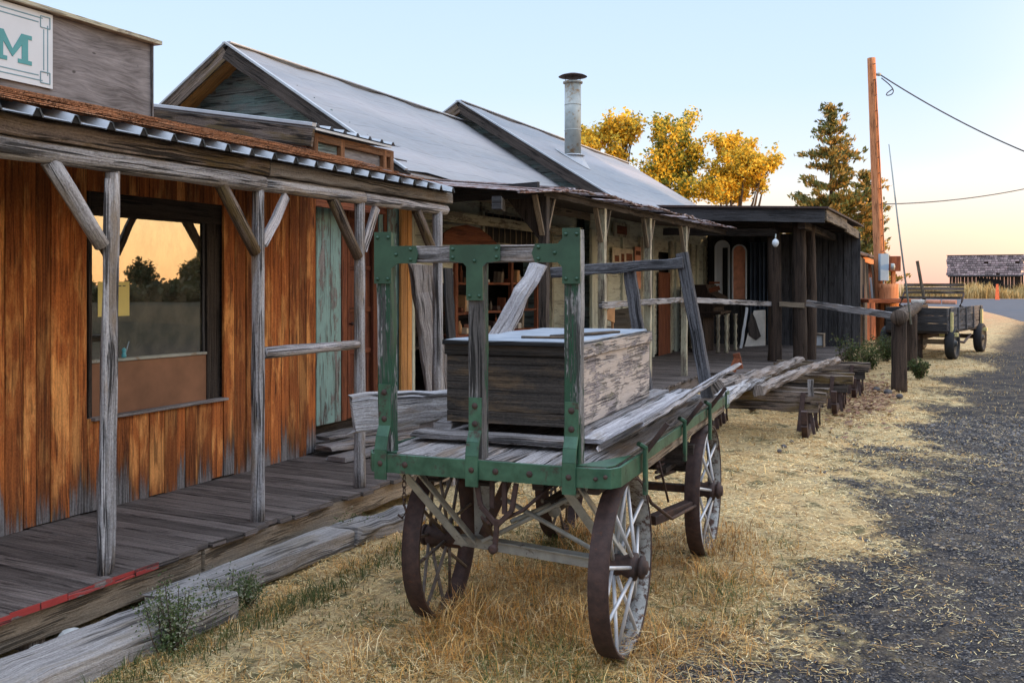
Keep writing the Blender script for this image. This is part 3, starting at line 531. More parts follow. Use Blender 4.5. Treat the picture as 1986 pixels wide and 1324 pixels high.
def Mletter(s0, z0, w, h):
    st = w*.17; sr = h*.14; f = lambda a, b: (tx-.0005, s0+a*w, z0+b*h)
    mb = MB()
    for poly in ([(0, 0), (.36, 0), (.36, .14), (.26, .14), (.26, .62), (.10, .86), (.10, .14), (0, .14)], [(0, .86), (.10, .86), (.26, .62), (.5, .16), (.5, .42), (.27, 1), (0, 1)],
                 [(.5, .16), (.74, .62), (.90, .86), (1, .86), (1, 1), (.73, 1), (.5, .42)], [(1, 0), (1, .14), (.90, .14), (.90, .86), (.74, .62), (.74, .14), (.64, .14), (.64, 0)]):
        mb.prism([f(a, b) for a, b in poly], (.003, 0, 0))
    return mb
a, b = Mp(62, 128), Mp(-14, 120); zM0, zM1 = Z_(62, 128, TW), Z_(58, 70, TW)
part(Mletter(b[1], zM0, a[1]-b[1], zM1-zM0), 'letter', G['signteal'], sg_)
# porch timbers
PS = [S_(u, TPp) for u in (205, 500, 697, 847)]; PS = [PS[0]-1.11]+PS; SE = S_(862, TPp)
lean = [0, .030, .004, 0, .01]
posts = []
for i, s in enumerate(PS):
    mb = MB(); r = (.05, .052, .041, .038, .042)[i]
    if i == 1:
        mb.log((TPp, s-.012, ZD), (TPp, s+.036, 2.13), .036, .034, n=11, jit=.09, seg=24); mb.log((TPp+.012, s+.024, ZD+.02), (TPp+.01, s+.056, 2.2), .018, .020, n=7, jit=.12)
        mb.log((TPp+.015, s-.032, ZD), (TPp+.01, s+.0, 2.1), .015, .016, n=7, jit=.12)
    else: mb.log((TPp, s, ZD), (TPp, s+lean[i], 2.16), r, r*.9, n=12, jit=.05, bend=.008)
    po = part(mb, 'post', G['greylog'], bl, label=['far left post', 'split forked post in front of the window', 'round peeled post right of the window', 'post by the teal board', 'end post'][i]); posts.append(po)
    zb2 = 2.13
    mb = MB(); mb.log((TPp+.0, s-.32, zb2+.02), (TPp+.01, s-.03, 1.78), .040, .036, n=9, jit=.06); part(mb, 'brace', G['brownbeam' if i != 1 else 'greylog'], bl, po)
    if i in (2, 3): mb = MB(); mb.beam((TPp+.01, s+.25 if i == 2 else s+.20, zb2), (TPp+.01, s+.03, 1.83), .03, .06, (0, 1, 0), jit=.003); part(mb, 'brace', G['silver'], bl, po)
for (a, b, r1, r2) in ((S0, PS[2]+.02, .052, .056), (PS[2]+.03, PS[3]+.02, .046, .048), (PS[3]+.03, SE, .045, .043)):
    mb = MB(); mb.log((TPp, a, 2.185), (TPp, b, 2.185), r1, r2, n=12, jit=.045, seg=int((b-a)/.15)); part(mb, 'log_beam', G['silver'] if b > SE-.1 else G['greylog'], bl)
for (a, b, mt) in ((S0, PS[2]+.03, 'brownbeam'), (PS[2]+.035, SE+.02, 'tan')):
    mb = MB(); mb.beam((TPp+.02, a, 2.274), (TPp+.02, b, 2.274), .09, .086, (0, 0, 1), ch=.008, jit=.003); part(mb, 'squared_beam', G['brownbeam'] if mt == 'brownbeam' else wood('greyed_beam', (.10, .08, .068), (.30, .26, .225), (.18, .13, .085), .35, .9, .2, .9, gs=.8), bl)
# porch roof: ribbed sheets under cedar shakes
slope = (2.645-2.318)/(TW+3.57); zr = lambda t: 2.318+(t+3.57)*slope
mb = MB(); s = S0-.05; prof = []; ribs_ = []
P_ = .20
while s < SE+.02:
    prof += [(s, 0), (s+.018, .034), (s+.038, .034), (s+.056, 0)]; prof += [(s+.2-.001, -.001)]; ribs_.append(s); s += P_
for k in range(len(prof)-1):
    (a, ha), (b, hb) = prof[k], prof[k+1]
    if b > SE+.06: break
    e0, e1 = -3.56+random.uniform(-.004, .004), TW
    mb.quad((e0, a, zr(e0)+ha), (e0, b, zr(e0)+hb), (e1, b, zr(e1)+hb), (e1, a, zr(e1)+ha), r=.5)
    mb.quad((e0, a, zr(e0)+ha-.005), (e1, a, zr(e1)+ha-.005), (e1, b, zr(e1)+hb-.005), (e0, b, zr(e0)+hb-.005), r=.5)
pr = part(mb, 'porch_roof', G['panelmetal'], bl)
for s in ribs_:
    if s > SE: break
    mb = MB(); mb.prism([(-3.566, s+.002, zr(-3.57)-.004), (-3.566, s+.018, zr(-3.57)+.031), (-3.566, s+.038, zr(-3.57)+.031), (-3.566, s+.055, zr(-3.57)-.004)], (-.02, 0, 0)); part(mb, 'rib_end', G['black'], bl, pr)
mb = MB(); ncr = 7
for k in range(ncr):
    t0 = -3.618-(k*.155); t1 = t0-.20; s = S0
    while s < S1-.10-k*.0:
        w = random.uniform(.12, .5); e = s+w-.0015; j = random.uniform(-.012, .012); zo = .040+.003*random.random()
        a0, a1 = (t0+j, zr(t0+j)+zo+.010), (max(t1, TW+.01), zr(max(t1, TW+.01))+zo-.002); th = random.uniform(.004, .006)
        pts = [(a0[0], s, a0[1]), (a0[0], e, a0[1]), (a1[0], e, a1[1]), (a1[0], s, a1[1])]; mb.prism(pts, (0, 0, -th), uvax=(1, 0, slope)); s += w
mb.prism([(-3.70, S0, zr(-3.70)+.038), (-3.70, S1-.1, zr(-3.70)+.038), (TW, S1-.1, zr(TW)+.038), (TW, S0, zr(TW)+.038)], (0, 0, -.01)); part(mb, 'shakes', G['shake'], bl, pr)
mb = MB()
for s in [S0+.1+.55*k for k in range(11)]:
    if s < SE: mb.beam((-3.75, s, zr(-3.75)-.05), (TW, s, zr(TW)-.05), .05, .07, (0, 0, 1))
part(mb, 'rafters', G['darkwood'], bl, pr)
mb = MB(); mb.log((TPp, PS[2]+.04, 1.196), (TPp, PS[3]-.01, 1.188), .036, .030, n=10, jit=.06); part(mb, 'rail', G['silver'], bl)
# boardwalk
bw = Thing('boardwalk', 'low dark plank boardwalk under the log porch with red painted plank ends', 'boardwalk', (TE, 4.5, 0))
mb = MB(); red = MB(); s = 1.0
while s < 8.4:
    w = random.choice((.11, .125, .14, .15)); e0 = TE+random.uniform(-.025, .02); z = ZD-.014+random.uniform(-.004, .004); skew = -.02
    if s < 3.9: e0 = TE+random.uniform(-.008, .008)
    if s > 3.95: e0 += random.uniform(-.03, .03)
    mb.beam((TW+.0, s+w/2+.06, z), (e0, s+w/2, z), w-random.uniform(.004, .010), .028, (0, 0, 1), ch=.004, seg=4)
    if s+w/2 < S_(322, TE): red.prism([(e0+.0015, s+.001, z-.018), (e0+.0015, s+w-.002, z-.018), (e0+.0015, s+w-.002, z+.013), (e0+.0015, s+.001, z+.013)], (.005, 0, 0))
    s += w
part(mb, 'deck', G['deck'], bw); part(red, 'painted_edge', G['red'], bw)
mb = MB(); mb.beam((TE-.05, 1.0, .12), (TE-.05, 4.06, .115), .045, .14, (0, 0, 1), jit=.003); mb.beam((TE-.05, 4.08, .12), (TE-.05, 8.4, .12), .045, .13, (0, 0, 1), jit=.004); part(mb, 'skirt_board', G['tan'], bw)
mb = MB()
for s in (1.6, 3.06, 4.4, 5.6, 7.0): mb = MB(); mb.beam((TE-.1, s, -.02), (TE-.1, s, ZD-.03), .10, .08, (0, 1, 0)); part(mb, 'footing', G['greywood'], bw)
# loose timbers lying along the boardwalk
mb = MB(); mb.beam((-3.30, 1.2, .062), (-3.27, 3.72, .060), .30, .125, (0, 0, 1), ch=.014, jit=.0025, endj=.03)
single(mb, 'timber', 'wide grey weathered timber lying nearest in front of the red plank ends', 'timber', G['paletimber'], (-3.28, 2.5, 0), group='timbers lying along the boardwalk')
mb = MB(); mb.beam((-3.47, 3.55, .055), (-3.42, 5.02, .055), .17, .12, (0, 0, 1), ch=.014, jit=.003, endj=.03, w1=.22)
single(mb, 'timber', 'grey timber with a knot hole lying behind the nearest one along the boardwalk', 'timber', G['paletimber'], (-3.45, 4.3, 0), group='timbers lying along the boardwalk')
mb = MB(); mb.beam((-3.40, 5.06, .055), (-3.30, 5.72, .055), .24, .12, (0, 0, 1), ch=.02, jit=.009, endj=.05, w1=.18)
single(mb, 'timber', 'short split grey timber lying behind the front left wagon wheel', 'timber', G['paletimber'], (-3.35, 5.4, 0), group='timbers lying along the boardwalk')
# stones under the deck edge
def stone(p, r, lab, fr='B', sq=.75, grp='pale stones under the boardwalk edge', mat='stone'):
    bm_ = MB(); n = 9; rings = []; sd = [random.uniform(.8, 1.15) for _ in range(n)]
    for k in range(6):
        f = math.pi*(k+.15)/5.3; rings.append([(p[0]+math.cos(6.2832*i/n)*math.sin(f)*r*sd[i], p[1]+math.sin(6.2832*i/n)*math.sin(f)*r*sd[(i+2) % n]*1.2, p[2]+r*sq*(1-math.cos(f))) for i in range(n)])
    bm_.rings(rings[::-1] if False else rings, smooth=False); single(bm_, 'stone', lab, 'stone', G[mat], (p[0], p[1], p[2]), fr, grp)
a = GP(24, 1262, .03); stone((-3.51, a[1], -.01), .062, 'larger pale grey stone at lower left under the boardwalk edge'); stone((-3.52, a[1]+.17, .02), .05, 'smaller pale grey stone just right of the larger one under the boardwalk')
# things seen in the window
def wbox(name, lab, cat, u0, v0, u1, v1, t, dep, mat):
    a, b = TP(u0, v0, t), TP(u1, v1, t); mb = MB(); zt, zb = max(a[2], b[2]), min(a[2], b[2]); mb.prism([(t, a[1], zb), (t, b[1], zb), (t, b[1], zt), (t, a[1], zt)], (-dep, 0, 0)); return single(mb, name, lab, cat, mat, (t, (a[1]+b[1])/2, zb))
yl = wbox('paper_notice', 'yellow paper notice taped to the storefront window behind the forked post', 'notice', 190, 546, 251, 612, TW-.0485, .001, G['paper'])
# small print on the notice
mb = MB()
a = TP(230, 556, TW-.047); 
for k in range(2): strip((TW-.0475, a[1]+k*.035, a[2]+.005), (TW-.0475, a[1]+.022+k*.035, a[2]+.005), .006, mb)
q_ = part(mb, 'printing', G['ink'], yl)
ct = wbox('carton', 'pale carton standing inside the right end of the storefront window', 'box', 372, 618, 403, 688, TW-.075, .10, G['carton']); mb = MB()
for v in (632, 640, 662, 670): a = TP(382, v, TW-.073); strip((TW-.0735, a[1], a[2]), (TW-.0735, a[1]+.06, a[2]), .006, mb)
part(mb, 'printing', G['ink'], ct)
wbox('paper_sheet', 'small white folded sheet standing inside the window beside the carton', 'paper', 340, 662, 358, 677, TW-.07, .01, G['white'])
a = TP(243, 687, TW+.0); fg = Thing('figurine', 'small teal figurine with a stick on the window ledge beside the forked post', 'figurine', (TW-.012, a[1], wzp+.012))
mb = MB(); c = V(TW-.012, a[1], wzp+.014); mb.lathe(c, (0, 0, 1), [(.012, 0), (.016, .012), (.011, .03), (.009, .036), (.013, .044), (.012, .056), (.003, .062)], 10); part(mb, 'body', G['tealplastic'], fg)
mb = MB(); mb.tube([c+V(0, .012, .02), c+V(0, .042, .10)], .003, 6); part(mb, 'stick', G['blue'], fg)

# ================================================================ small entry bay between the buildings
TN = -5.2; ZN = .33
en = Thing('entry_bay', 'narrow entry bay with teal board, red brown door and transom window between the buildings', 'building', (TN, 7.3, 0))
def vboard(lst, par, th, t=TN, z0=ZN, z1=2.62, d=.03):
    for (u0, u1, mat, nm, dt) in lst:
        a, b = S_(u0, t+dt), S_(u1, t+dt); mb = MB(); mb.beam((t+dt, (a+b)/2, z0), (t+dt, (a+b)/2, z1), b-a-.003, d, (1, 0, 0), ch=.003); part(mb, nm, G[mat], th, par)
e0, e1 = S_(598, TN), S_(800, TN)
mb = MB(); mb.prism([(TN-.08, e0-.3, 0), (TN-.08, 9.0, 0), (TN-.08, 9.0, 2.9), (TN-.08, e0-.3, 2.9)], (-.05, 0, 0)); part(mb, 'back_wall', G['darkwood'], en)
vboard([(611, 659, 'teal', 'teal_board', 0), (661, 671, 'redbrown', 'door_frame', .01), (722, 731, 'redbrown', 'door_frame', .01), (733, 741, 'teal', 'teal_board', 0), (742, 749, 'redbrown', 'trim', .01), (750, 775, 'teal', 'teal_board', -.02), (776, 788, 'tanbright', 'trim', .03), (789, 797, 'tanbright', 'trim', .01), (797.5, 803, 'cream', 'trim', .0)], None, en)
a, b = S_(671.5, TN-.03), S_(721.5, TN-.03); mb = MB(); mb.beam((TN-.04, (a+b)/2, ZN), (TN-.04, (a+b)/2, 2.62), b-a, .03, (1, 0, 0)); dr = part(mb, 'door', G['redbrown'], en)
mb = MB()
for z in (.5, .95, 1.35, 1.75, 2.2):
    mb.beam((TN-.02, a+.03, z), (TN-.02, b-.03, z), .016, .05, (0, 0, 1))
for s in (a+.02, b-.02): mb.beam((TN-.02, s, ZN), (TN-.02, s, 2.6), .04, .016, (1, 0, 0))
part(mb, 'door_rails', G['redbrown'], en, dr)
mb = MB(); mb.lathe((TN-.02, a+.03, 1.22), (1, 0, 0), [(.008, 0), (.008, .03), (.018, .035), (.016, .05), (.004, .056)], 10); part(mb, 'handle', G['rust'], en, dr)
# transom
ta, tb = S_(604, TN+.3), S_(757, TN+.3); tt = TN+.3; zt0, zt1 = 2.56, 2.86
mb = MB(); mb.beam((tt, ta, zt1-.03), (tt, tb, zt1-.03), .05, .07, (0, 0, 1)); mb.beam((tt, ta, zt0-.03), (tt, tb, zt0-.03), .05, .07, (0, 0, 1))
for s in (ta+.03, S_(660, tt), S_(742, tt), tb-.01): mb.beam((tt+.003, s, zt0-.25), (tt+.003, s, zt1), .06, .05, (1, 0, 0))
tr_ = part(mb, 'transom_frame', G['warmwood'], en)
for i, (u0, u1) in enumerate(((608, 655), (666, 738))):
    a, b = S_(u0, tt), S_(u1, tt); mb = MB(); mb.prism([(tt-.01, a, zt0), (tt-.01, b, zt0), (tt-.01, b, zt1-.06), (tt-.01, a, zt1-.06)], (-.015, 0, 0), uvax=(0, 1, 0)); part(mb, 'transom_panel', G['tealgrey'] if i == 0 else G['ply'], en, tr_)
mb = MB(); mb.prism([(tt-.06, ta, zt0-.3), (tt-.06, tb, zt0-.3), (tt-.06, tb, zt1), (tt-.06, ta, zt1)], (-.04, 0, 0)); mb.prism([(TN-2.0, ta+.02, 2.4), (tt-.02, ta+.02, 2.4), (tt-.02, ta+.02, 2.88), (TN-2.0, ta+.02, 3.2)], (0, .03, 0), uvax=(1, 0, 0)); part(mb, 'side_wall', G['redbrown'], en)
# roof: slopes up to the back
mb = MB(); ea = S_(615, TN+.38); eb = S_(760, TN+.38); tq = TN+.38; sl2 = (3.27-2.90)/(-7.05-tq); zq = lambda t: 2.905+(t-tq)*sl2
s = ea-.02
while s < eb:
    for (a, ha, b, hb) in ((0, 0, .02, .026), (.02, .026, .045, .026), (.045, .026, .065, 0), (.065, 0, .2, 0)):
        mb.quad((tq, s+a, zq(tq)+ha), (tq, s+b, zq(tq)+hb), (-7.1, s+b, zq(-7.1)+hb), (-7.1, s+a, zq(-7.1)+ha), r=.4)
    s += .2
mb.prism([(tq, ea-.02, zq(tq)-.012), (tq, eb, zq(tq)-.012), (-7.1, eb, zq(-7.1)-.012), (-7.1, ea-.02, zq(-7.1)-.012)], (0, 0, -.02)); part(mb, 'roof', G['panelmetal'], en)
mb = MB(); mb.beam((tq-.02, ea-.03, zq(tq)-.10), (-7.1, ea-.03, zq(-7.1)-.10), .03, .15, (0, 0, 1), jit=.002); part(mb, 'rake_board', G['brownbeam'], en)
mb = MB(); mb.beam((tq, ea-.04, zq(tq)+.008), (-7.12, ea-.04, zq(-7.12)+.008), .06, .03, (0, 0, 1)); part(mb, 'rake_flashing', G['panelmetal'], en)
# boards lying in front of the door
lab = ['grey board lying closest in front of the teal board doorway', 'middle grey board of the stack at the doorway', 'uppermost grey board of the stack at the doorway', 'narrow grey board at the back of the doorway stack']
for i, (p0, p1, w, h) in enumerate((((-4.35, 6.35, .245), (-4.15, 7.5, .25), .20, .035), ((-4.62, 6.55, .28), (-4.25, 7.6, .285), .22, .04), ((-4.75, 6.72, .325), (-4.45, 7.7, .325), .16, .035), ((-5.0, 6.8, .27), (-4.9, 7.8, .27), .14, .05))):
    mb = MB(); mb.beam(p0, p1, w, h, (0, 0, 1), ch=.006, jit=.003, endj=.02); single(mb, 'loose_board', lab[i], 'board', G['greywood'], (p0[0], p0[1], p0[2]-h/2), group='boards stacked at the doorway')
# old broken slab leaning at the corner
mb = MB(); a, b = TP(818, 515, -4.1), TP(850, 770, -4.0); mb.beam(b, a, .27, .05, (1, -.3, 0), jit=.008, endj=.05, ch=.01); single(mb, 'leaning_slab', 'broad grey split slab leaning beside the end porch post', 'board', G['greywood'], (-4.0, b[1], .25))
mb = MB(); a, b = TP(868, 520, -4.2), TP(882, 770, -4.1); mb.beam(b, a, .10, .03, (1, -.3, 0), jit=.004); single(mb, 'leaning_board', 'narrow dark board leaning right of the split slab', 'board', G['blackwood'], (-4.1, b[1], .25))
# ================================================================ gabled metal-roofed buildings
def gable(name, label, s0, s1, tr, zr_, te, ze, tl, zl, over, matroof, wallmat, wt_plane, wz, flab):
    th = Thing(name, label, 'building', ((te+tl)/2, (s0+s1)/2, 0))
    # roof slabs (right slope towards the street, left slope behind)
    up = V(0, 0, 1)
    def slab(ta, za, tb, zb, nm):
        mb = MB(); d = V(tb-ta, 0, zb-za); nseg = 6; rows = []
        # subdivided sheet with a slight sag
        ns = 14; vs = []; fs = []; uv = []; L = d.length
        for i in range(ns+1):
            for j in range(nseg+1):
                f = j/nseg; s = s0+(s1-s0)*i/ns; sag = .018*math.sin(i*1.7+j)*(0 < i < ns)
                vs.append((ta+d.x*f, s, za+d.z*f+sag)); 
        for i in range(ns):
            for j in range(nseg):
                a = i*(nseg+1)+j; q = (a, a+1, a+nseg+2, a+nseg+1); fs.append(q)
                uv.append([((s0+(s1-s0)*(k//(nseg+1))/ns), L*(k % (nseg+1))/nseg) for k in q])
        mb.add(vs, fs, uv, .5); mb.prism([(ta, s0+.03, za-.03), (ta, s1-.03, za-.03), (tb, s1-.03, zb-.03), (tb, s0+.03, zb-.03)], (0, 0, -.03)); return part(mb, nm, matroof, th)
    r1 = slab(tr, zr_, te, ze, 'roof'); r2 = slab(tr, zr_, tl, zl, 'roof')
    mb = MB()
    for k in range(1): mb.beam((tr, s0-.01, zr_+.012), (tr, s1, zr_+.012), .12, .02, (0, 0, 1), ch=.006)
    part(mb, 'ridge_cap', G['panelmetal'], th, r1)
    for (ta, za, tb, zb) in ((tr, zr_, te, ze), (tr, zr_, tl, zl)):
        sg = 1 if tb > ta else -1
        mb = MB(); mb.beam((ta, s0-.012, za-.10), (tb, s0-.012, zb-.10), .03, .155, (0, 0, 1), ch=.003, jit=.0025); part(mb, 'barge_board', G['darkwood'] if sg > 0 else G['brownbeam'], th)
        mb = MB(); mb.beam((ta-.0*sg, s0-.018, za+.006), (tb, s0-.018, zb+.006), .055, .026, (0, 0, 1), ch=.004); part(mb, 'edge_flashing', G['panelmetal'], th)
    # soffit planks
    mb = MB(); n = 5
    for sg, ta, za, tb, zb in ((1, tr, zr_, te, ze), (-1, tr, zr_, tl, zl)):
        for k in range(3):
            s = s0+.03+over*(k+.5)/3; mb.beam((ta, s, za-.085), (tb, s, zb-.085), over/3-.006, .02, (0, 0, 1), jit=.001)
    part(mb, 'soffit', G['tanbright'], th)
    # gable wall of lapped boards
    mb = MB(); z = wz; sw = s0+over
    while z < zr_-.25:
        h = .165; f = lambda zz, a, b, za, zb: a+(b-a)*(zz-za)/(zb-za)
        rt = tr+(te-tr)*(zr_-z-h)/(zr_-ze) if z+h < zr_ else tr; lt = tr+(tl-tr)*(zr_-z-h)/(zr_-zl)
        rt = min(rt, wt_plane) if z < ze+.1 else min(rt, wt_plane); mb.beam((rt, sw+.02, z+h/2), (lt, sw+.02, z+h/2), .02, h, (0, -.10, 1), jit=.002); z += h-.012
    part(mb, 'gable_wall', G['tealgrey'], th)
    return th, r1
TB = -5.4
bB, rB = gable('metal_roof_building', 'long cream building with the nearer grey metal gable roof', 8.70, 14.5, -7.43, 4.29, -5.1, 2.76, -9.76, 2.76, .34, G['roofmetal'], None, TB, .3, '')
G['roofmetal2'] = roofmat('galvanised_roof_far', (.17, .19, .22), (.215, .225, .245), (.20, .17, .16), .7, .55)
bC, rC = gable('metal_roof_building', 'farther grey metal roofed building with a tall stove pipe', 14.35, 23.5, -7.43, 4.60, -4.72, 2.90, -10.14, 2.90, .22, G['roofmetal2'], None, -5.2, .3, '')
# fascia strip between the roof edge and the porch roof of B
mb = MB(); mb.beam((-5.13, 8.72, 2.66), (-5.13, 14.3, 2.66), .02, .17, (0, 0, 1), jit=.003); part(mb, 'eave_board', G['tan'], bB)
mb = MB(); mb.prism([(-5.2, 8.74, 2.45), (-5.1, 8.74, 2.74), (-7.4, 8.74, 4.2), (-9.6, 8.74, 2.7), (-9.6, 8.74, 2.45)], (0, .001, 0)); 
# front wall B: lapped siding with openings
def siding(th, t, sa, sb, z0, z1, mat, holes=(), h=.135, nm='wall'):
    mb = MB(); z = z0
    while z < z1:
        segs = [(sa, sb)]
        for (a, b, c, d) in holes:
            if z+h > c and z < d:
                ns = []
                for p, q in segs:
                    if b <= p or a >= q: ns.append((p, q)); continue
                    if a > p: ns.append((p, a))
                    if b < q: ns.append((b, q))
                segs = ns
        for p, q in segs:
            if q-p > .02: mb.beam((t, p, z+h/2), (t, q, z+h/2), .016, h, (.10, 0, 1), ch=.002)
        z += h-.012
    return part(mb, nm, G[mat], th)
hs = lambda u0, u1, t: (S_(u0, t), S_(u1, t))
oa, ob_ = hs(880, 1038, TB); va, vb = hs(934, 1032, TB)
siding(bB, TB, 9.0, 14.45, .25, 2.75, 'cream', [(oa, ob_, .95, 1.95), (S_(800, TB)-.5, S_(842, TB)+.4, .2, 1.6)])
mb = MB(); mb.prism([(TB-.9, 9.0, .2), (TB-.9, 14.4, .2), (TB-.9, 14.4, 2.7), (TB-.9, 9.0, 2.7)], (-.04, 0, 0)); mb.prism([(TB-4.2, 8.9, .2), (TB, 8.9, .2), (TB, 8.9, 2.7), (TB-4.2, 8.9, 2.7)], (0, .04, 0)); mb.prism([(TB-.9, 9, .9), (TB-.03, 9, .9), (TB-.03, 14.4, .9), (TB-.9, 14.4, .9)], (0, 0, -.03))
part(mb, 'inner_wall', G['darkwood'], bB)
# slatted window and its surround
mb = MB(); z0, z1 = Z_(980, 472, TB+.05), Z_(980, 416, TB+.05)
mb.beam((TB+.03, va-.08, z1+.05), (TB+.03, vb+.1, z1+.05), .03, .12, (0, 0, 1)); mb.beam((TB+.03, va-.05, z0-.02), (TB+.03, vb+.05, z0-.02), .04, .04, (0, 0, 1)); 
for s in (va-.03, vb+.05): mb.beam((TB+.035, s, z0), (TB+.035, s, z1), .07, .03, (1, 0, 0))
wv = part(mb, 'window', G['creamdark'], bB)
mb = MB(); mb.prism([(TB+.022, va, z0), (TB+.022, vb, z0), (TB+.022, vb, z1), (TB+.022, va, z1)], (-.01, 0, 0)); part(mb, 'pane', G['black'], bB, wv)
mb = MB(); n = 9
for k in range(n): s = va+(vb-va)*(k+.5)/n; mb.beam((TB+.03, s, z0), (TB+.03, s, z1), .022, .012, (1, 0, 0))
part(mb, 'slats', G['tan'], bB, wv)
# open shelf niche
mb = MB()
for z in (.97, 1.24, 1.60, 1.93): mb.beam((TB-.12, oa+.02, z), (TB-.12, ob_-.02, z), .30, .03, (0, 0, 1), jit=.002)
for s in (oa, S_(988, TB), ob_): mb.beam((TB+.02, s, .9), (TB+.02, s, 1.98), .07, .05, (1, 0, 0), jit=.002)
part(mb, 'shelf', G['redbrown'], bB)
sh = [('book', 'row'), ]
cols = ['redbrown', 'chairwood', 'poster', 'posterred', 'cloth', 'tan', 'rust']; k = 0
its = []
for z in (.985, 1.255, 1.615):
    s = oa+.10
    while s < ob_-.15:
        w = random.uniform(.03, .11); h = random.uniform(.08, .22)
        if random.random() < .72: its.append((s, w, h, z))
        s += w+random.uniform(.01, .1)
places = ['lowest', 'middle', 'upper']
for i, (s, w, h, z) in enumerate(its):
    mb = MB(); c = (TB-.10, s+w/2, z); kind = i % 3
    if kind == 0: mb.beam((c[0], c[1], z), (c[0]+.01, c[1], z+h), w, .12, (1, 0, 0), ch=.006)
    elif kind == 1: mb.lathe(c, (0, 0, 1), [(w*.35, 0), (w*.45, h*.3), (w*.4, h*.7), (w*.2, h*.85), (w*.22, h)], 10)
    else: mb.beam((c[0], s, z+h*.18), (c[0], s+w, z+h*.18), .14, h*.36, (0, 0, 1), ch=.006)
    single(mb, ('book', 'jar', 'box')[kind], '%s standing on the shelves in the opening of the cream wall' % ('upright dark book', 'small round jar', 'low flat box')[kind], ('book', 'jar', 'box')[kind], G[cols[i % 7]], c, group=('books', 'jars', 'boxes')[kind]+' on the open shelves')
# curved plywood piece above the shelf
mb = MB(); pts = [TP(u, v, TB+.25) for u, v in ((858, 474), (862, 452), (880, 440), (905, 436), (930, 442), (950, 458), (965, 474))]; mb.prism(pts, (-.02, 0, 0), uvax=(0, 1, 0)); single(mb, 'plywood_piece', 'curved brown plywood piece propped under the dark porch beam', 'board', G['redbrown'], pts[0])
# porch of B/C
px_ = [S_(u, TPp) for u in (1055, 1168, 1257, 1327)]
pB = Thing('long_porch', 'low dark porch with Y braced square posts along the cream buildings', 'porch', (TPp, px_[0]+2, 0))
for i, s in enumerate(px_):
    mb = MB(); mb.beam((TPp, s, ZD), (TPp, s, 2.46), .085, .085, (1, 0, 0), jit=.002); po = part(mb, 'post', G['darkwood' if i == 0 else 'creamdark'], pB)
    for sg in (-1, 1): mb = MB(); mb.beam((TPp, s+sg*.04, 2.08), (TPp, s+sg*.24, 2.46), .03, .055, (1, 0, 0)); part(mb, 'brace', G['tan'], pB, po)
    if i: continue
    mb = MB(); mb.prism([(TPp-.05, s-.05, 2.10), (TPp-.05, s+.03, 2.10), (TPp-.30, s+.0, 2.46)] if False else [(TPp-.02, s-.02, 2.0), (TPp-.02, s-.02, 2.46), (TPp-.40, s-.02, 2.46)], (0, .03, 0)); part(mb, 'gusset', G['darkwood'], pB, po)
mb = MB(); mb.beam((TPp, 8.85, 2.50), (TPp, 17.2, 2.50), .09, .09, (0, 0, 1), jit=.004); part(mb, 'eave_beam', G['darkwood'], pB)
mb = MB(); mb.beam((TPp-.02, 8.86, 2.52), (-5.35, 8.86, 2.50), .06, .15, (0, 0, 1), jit=.003); part(mb, 'end_beam', G['blackwood'], pB)
mb = MB(); a = TP(868, 388, -3.9); b_ = TP(933, 388, -3.9); mb.beam((-3.55, 7.55, 2.29), (-3.9, 8.4, 2.33), .08, .11, (0, 0, 1), jit=.003); part(mb, 'beam_stub', G['blackwood'], pB)
mb = MB(); mb.beam((-5.2, 8.93, 2.36), (-5.2, 14.0, 2.36), .06, .12, (0, 0, 1)); part(mb, 'wall_plate', G['creamdark'], pB)
# thin rusty sheet roof with a ragged eave
mb = MB(); s = 7.9; zz = lambda t, s: 2.575+(2.745-2.575)*(t+3.5)/(-5.12+3.5)-(.10 if s < 9.5 else 0)*(9.5-s)
while s < 17.2:
    w = random.uniform(.35, .6); j = random.uniform(-.05, .06); n = 8
    for k in range(n):
        a, b = s+w*k/n, s+w*(k+1)/n; ra, rb = random.uniform(-.012, .012), random.uniform(-.012, .012)
        e = -3.5+j; mb.quad((e, a, zz(e, a)+.008*(k % 2)+ra*.4), (e, b, zz(e, b)+.008*((k+1) % 2)+rb*.4), (-5.12, b, zz(-5.12, b)), (-5.12, a, zz(-5.12, a)), r=.5)
    mb.beam((-3.5+j, s, zz(-3.5, s)-.012), (-3.5+j, s+w, zz(-3.5, s+w)-.012), .03, .014, (0, 0, 1), jit=.006); s += w
prf = part(mb, 'roof', G['rustsheet'], pB)
mb = MB(); mb.prism([(-3.62, 8.9, 2.535), (-3.62, 17.2, 2.535), (-5.1, 17.2, 2.70), (-5.1, 8.9, 2.70)], (0, 0, -.02)); part(mb, 'roof_boards', G['darkwood'], pB, prf)
mb = MB(); s = 8.5
while s < 24:
    w = random.choice((.12, .14, .15)); e = -3.5 if s < 15.2 else -2.05; mb.beam((-5.6, s, ZD-.014), (e+random.uniform(-.02, .02), s, ZD-.014+random.uniform(-.003, .003)), w-.008, .03, (0, 0, 1)); s += w
mb.beam((-3.55, 8.5, .1), (-3.55, 15.1, .1), .04, .16, (0, 0, 1)); mb.beam((-5.5, 15.13, .1), (-2.05, 15.13, .1), .04, .16, (0, 0, 1)); mb.beam((-2.1, 15.15, .1), (-2.1, 24, .1), .04, .16, (0, 0, 1))
part(mb, 'deck', G['deck'], pB)
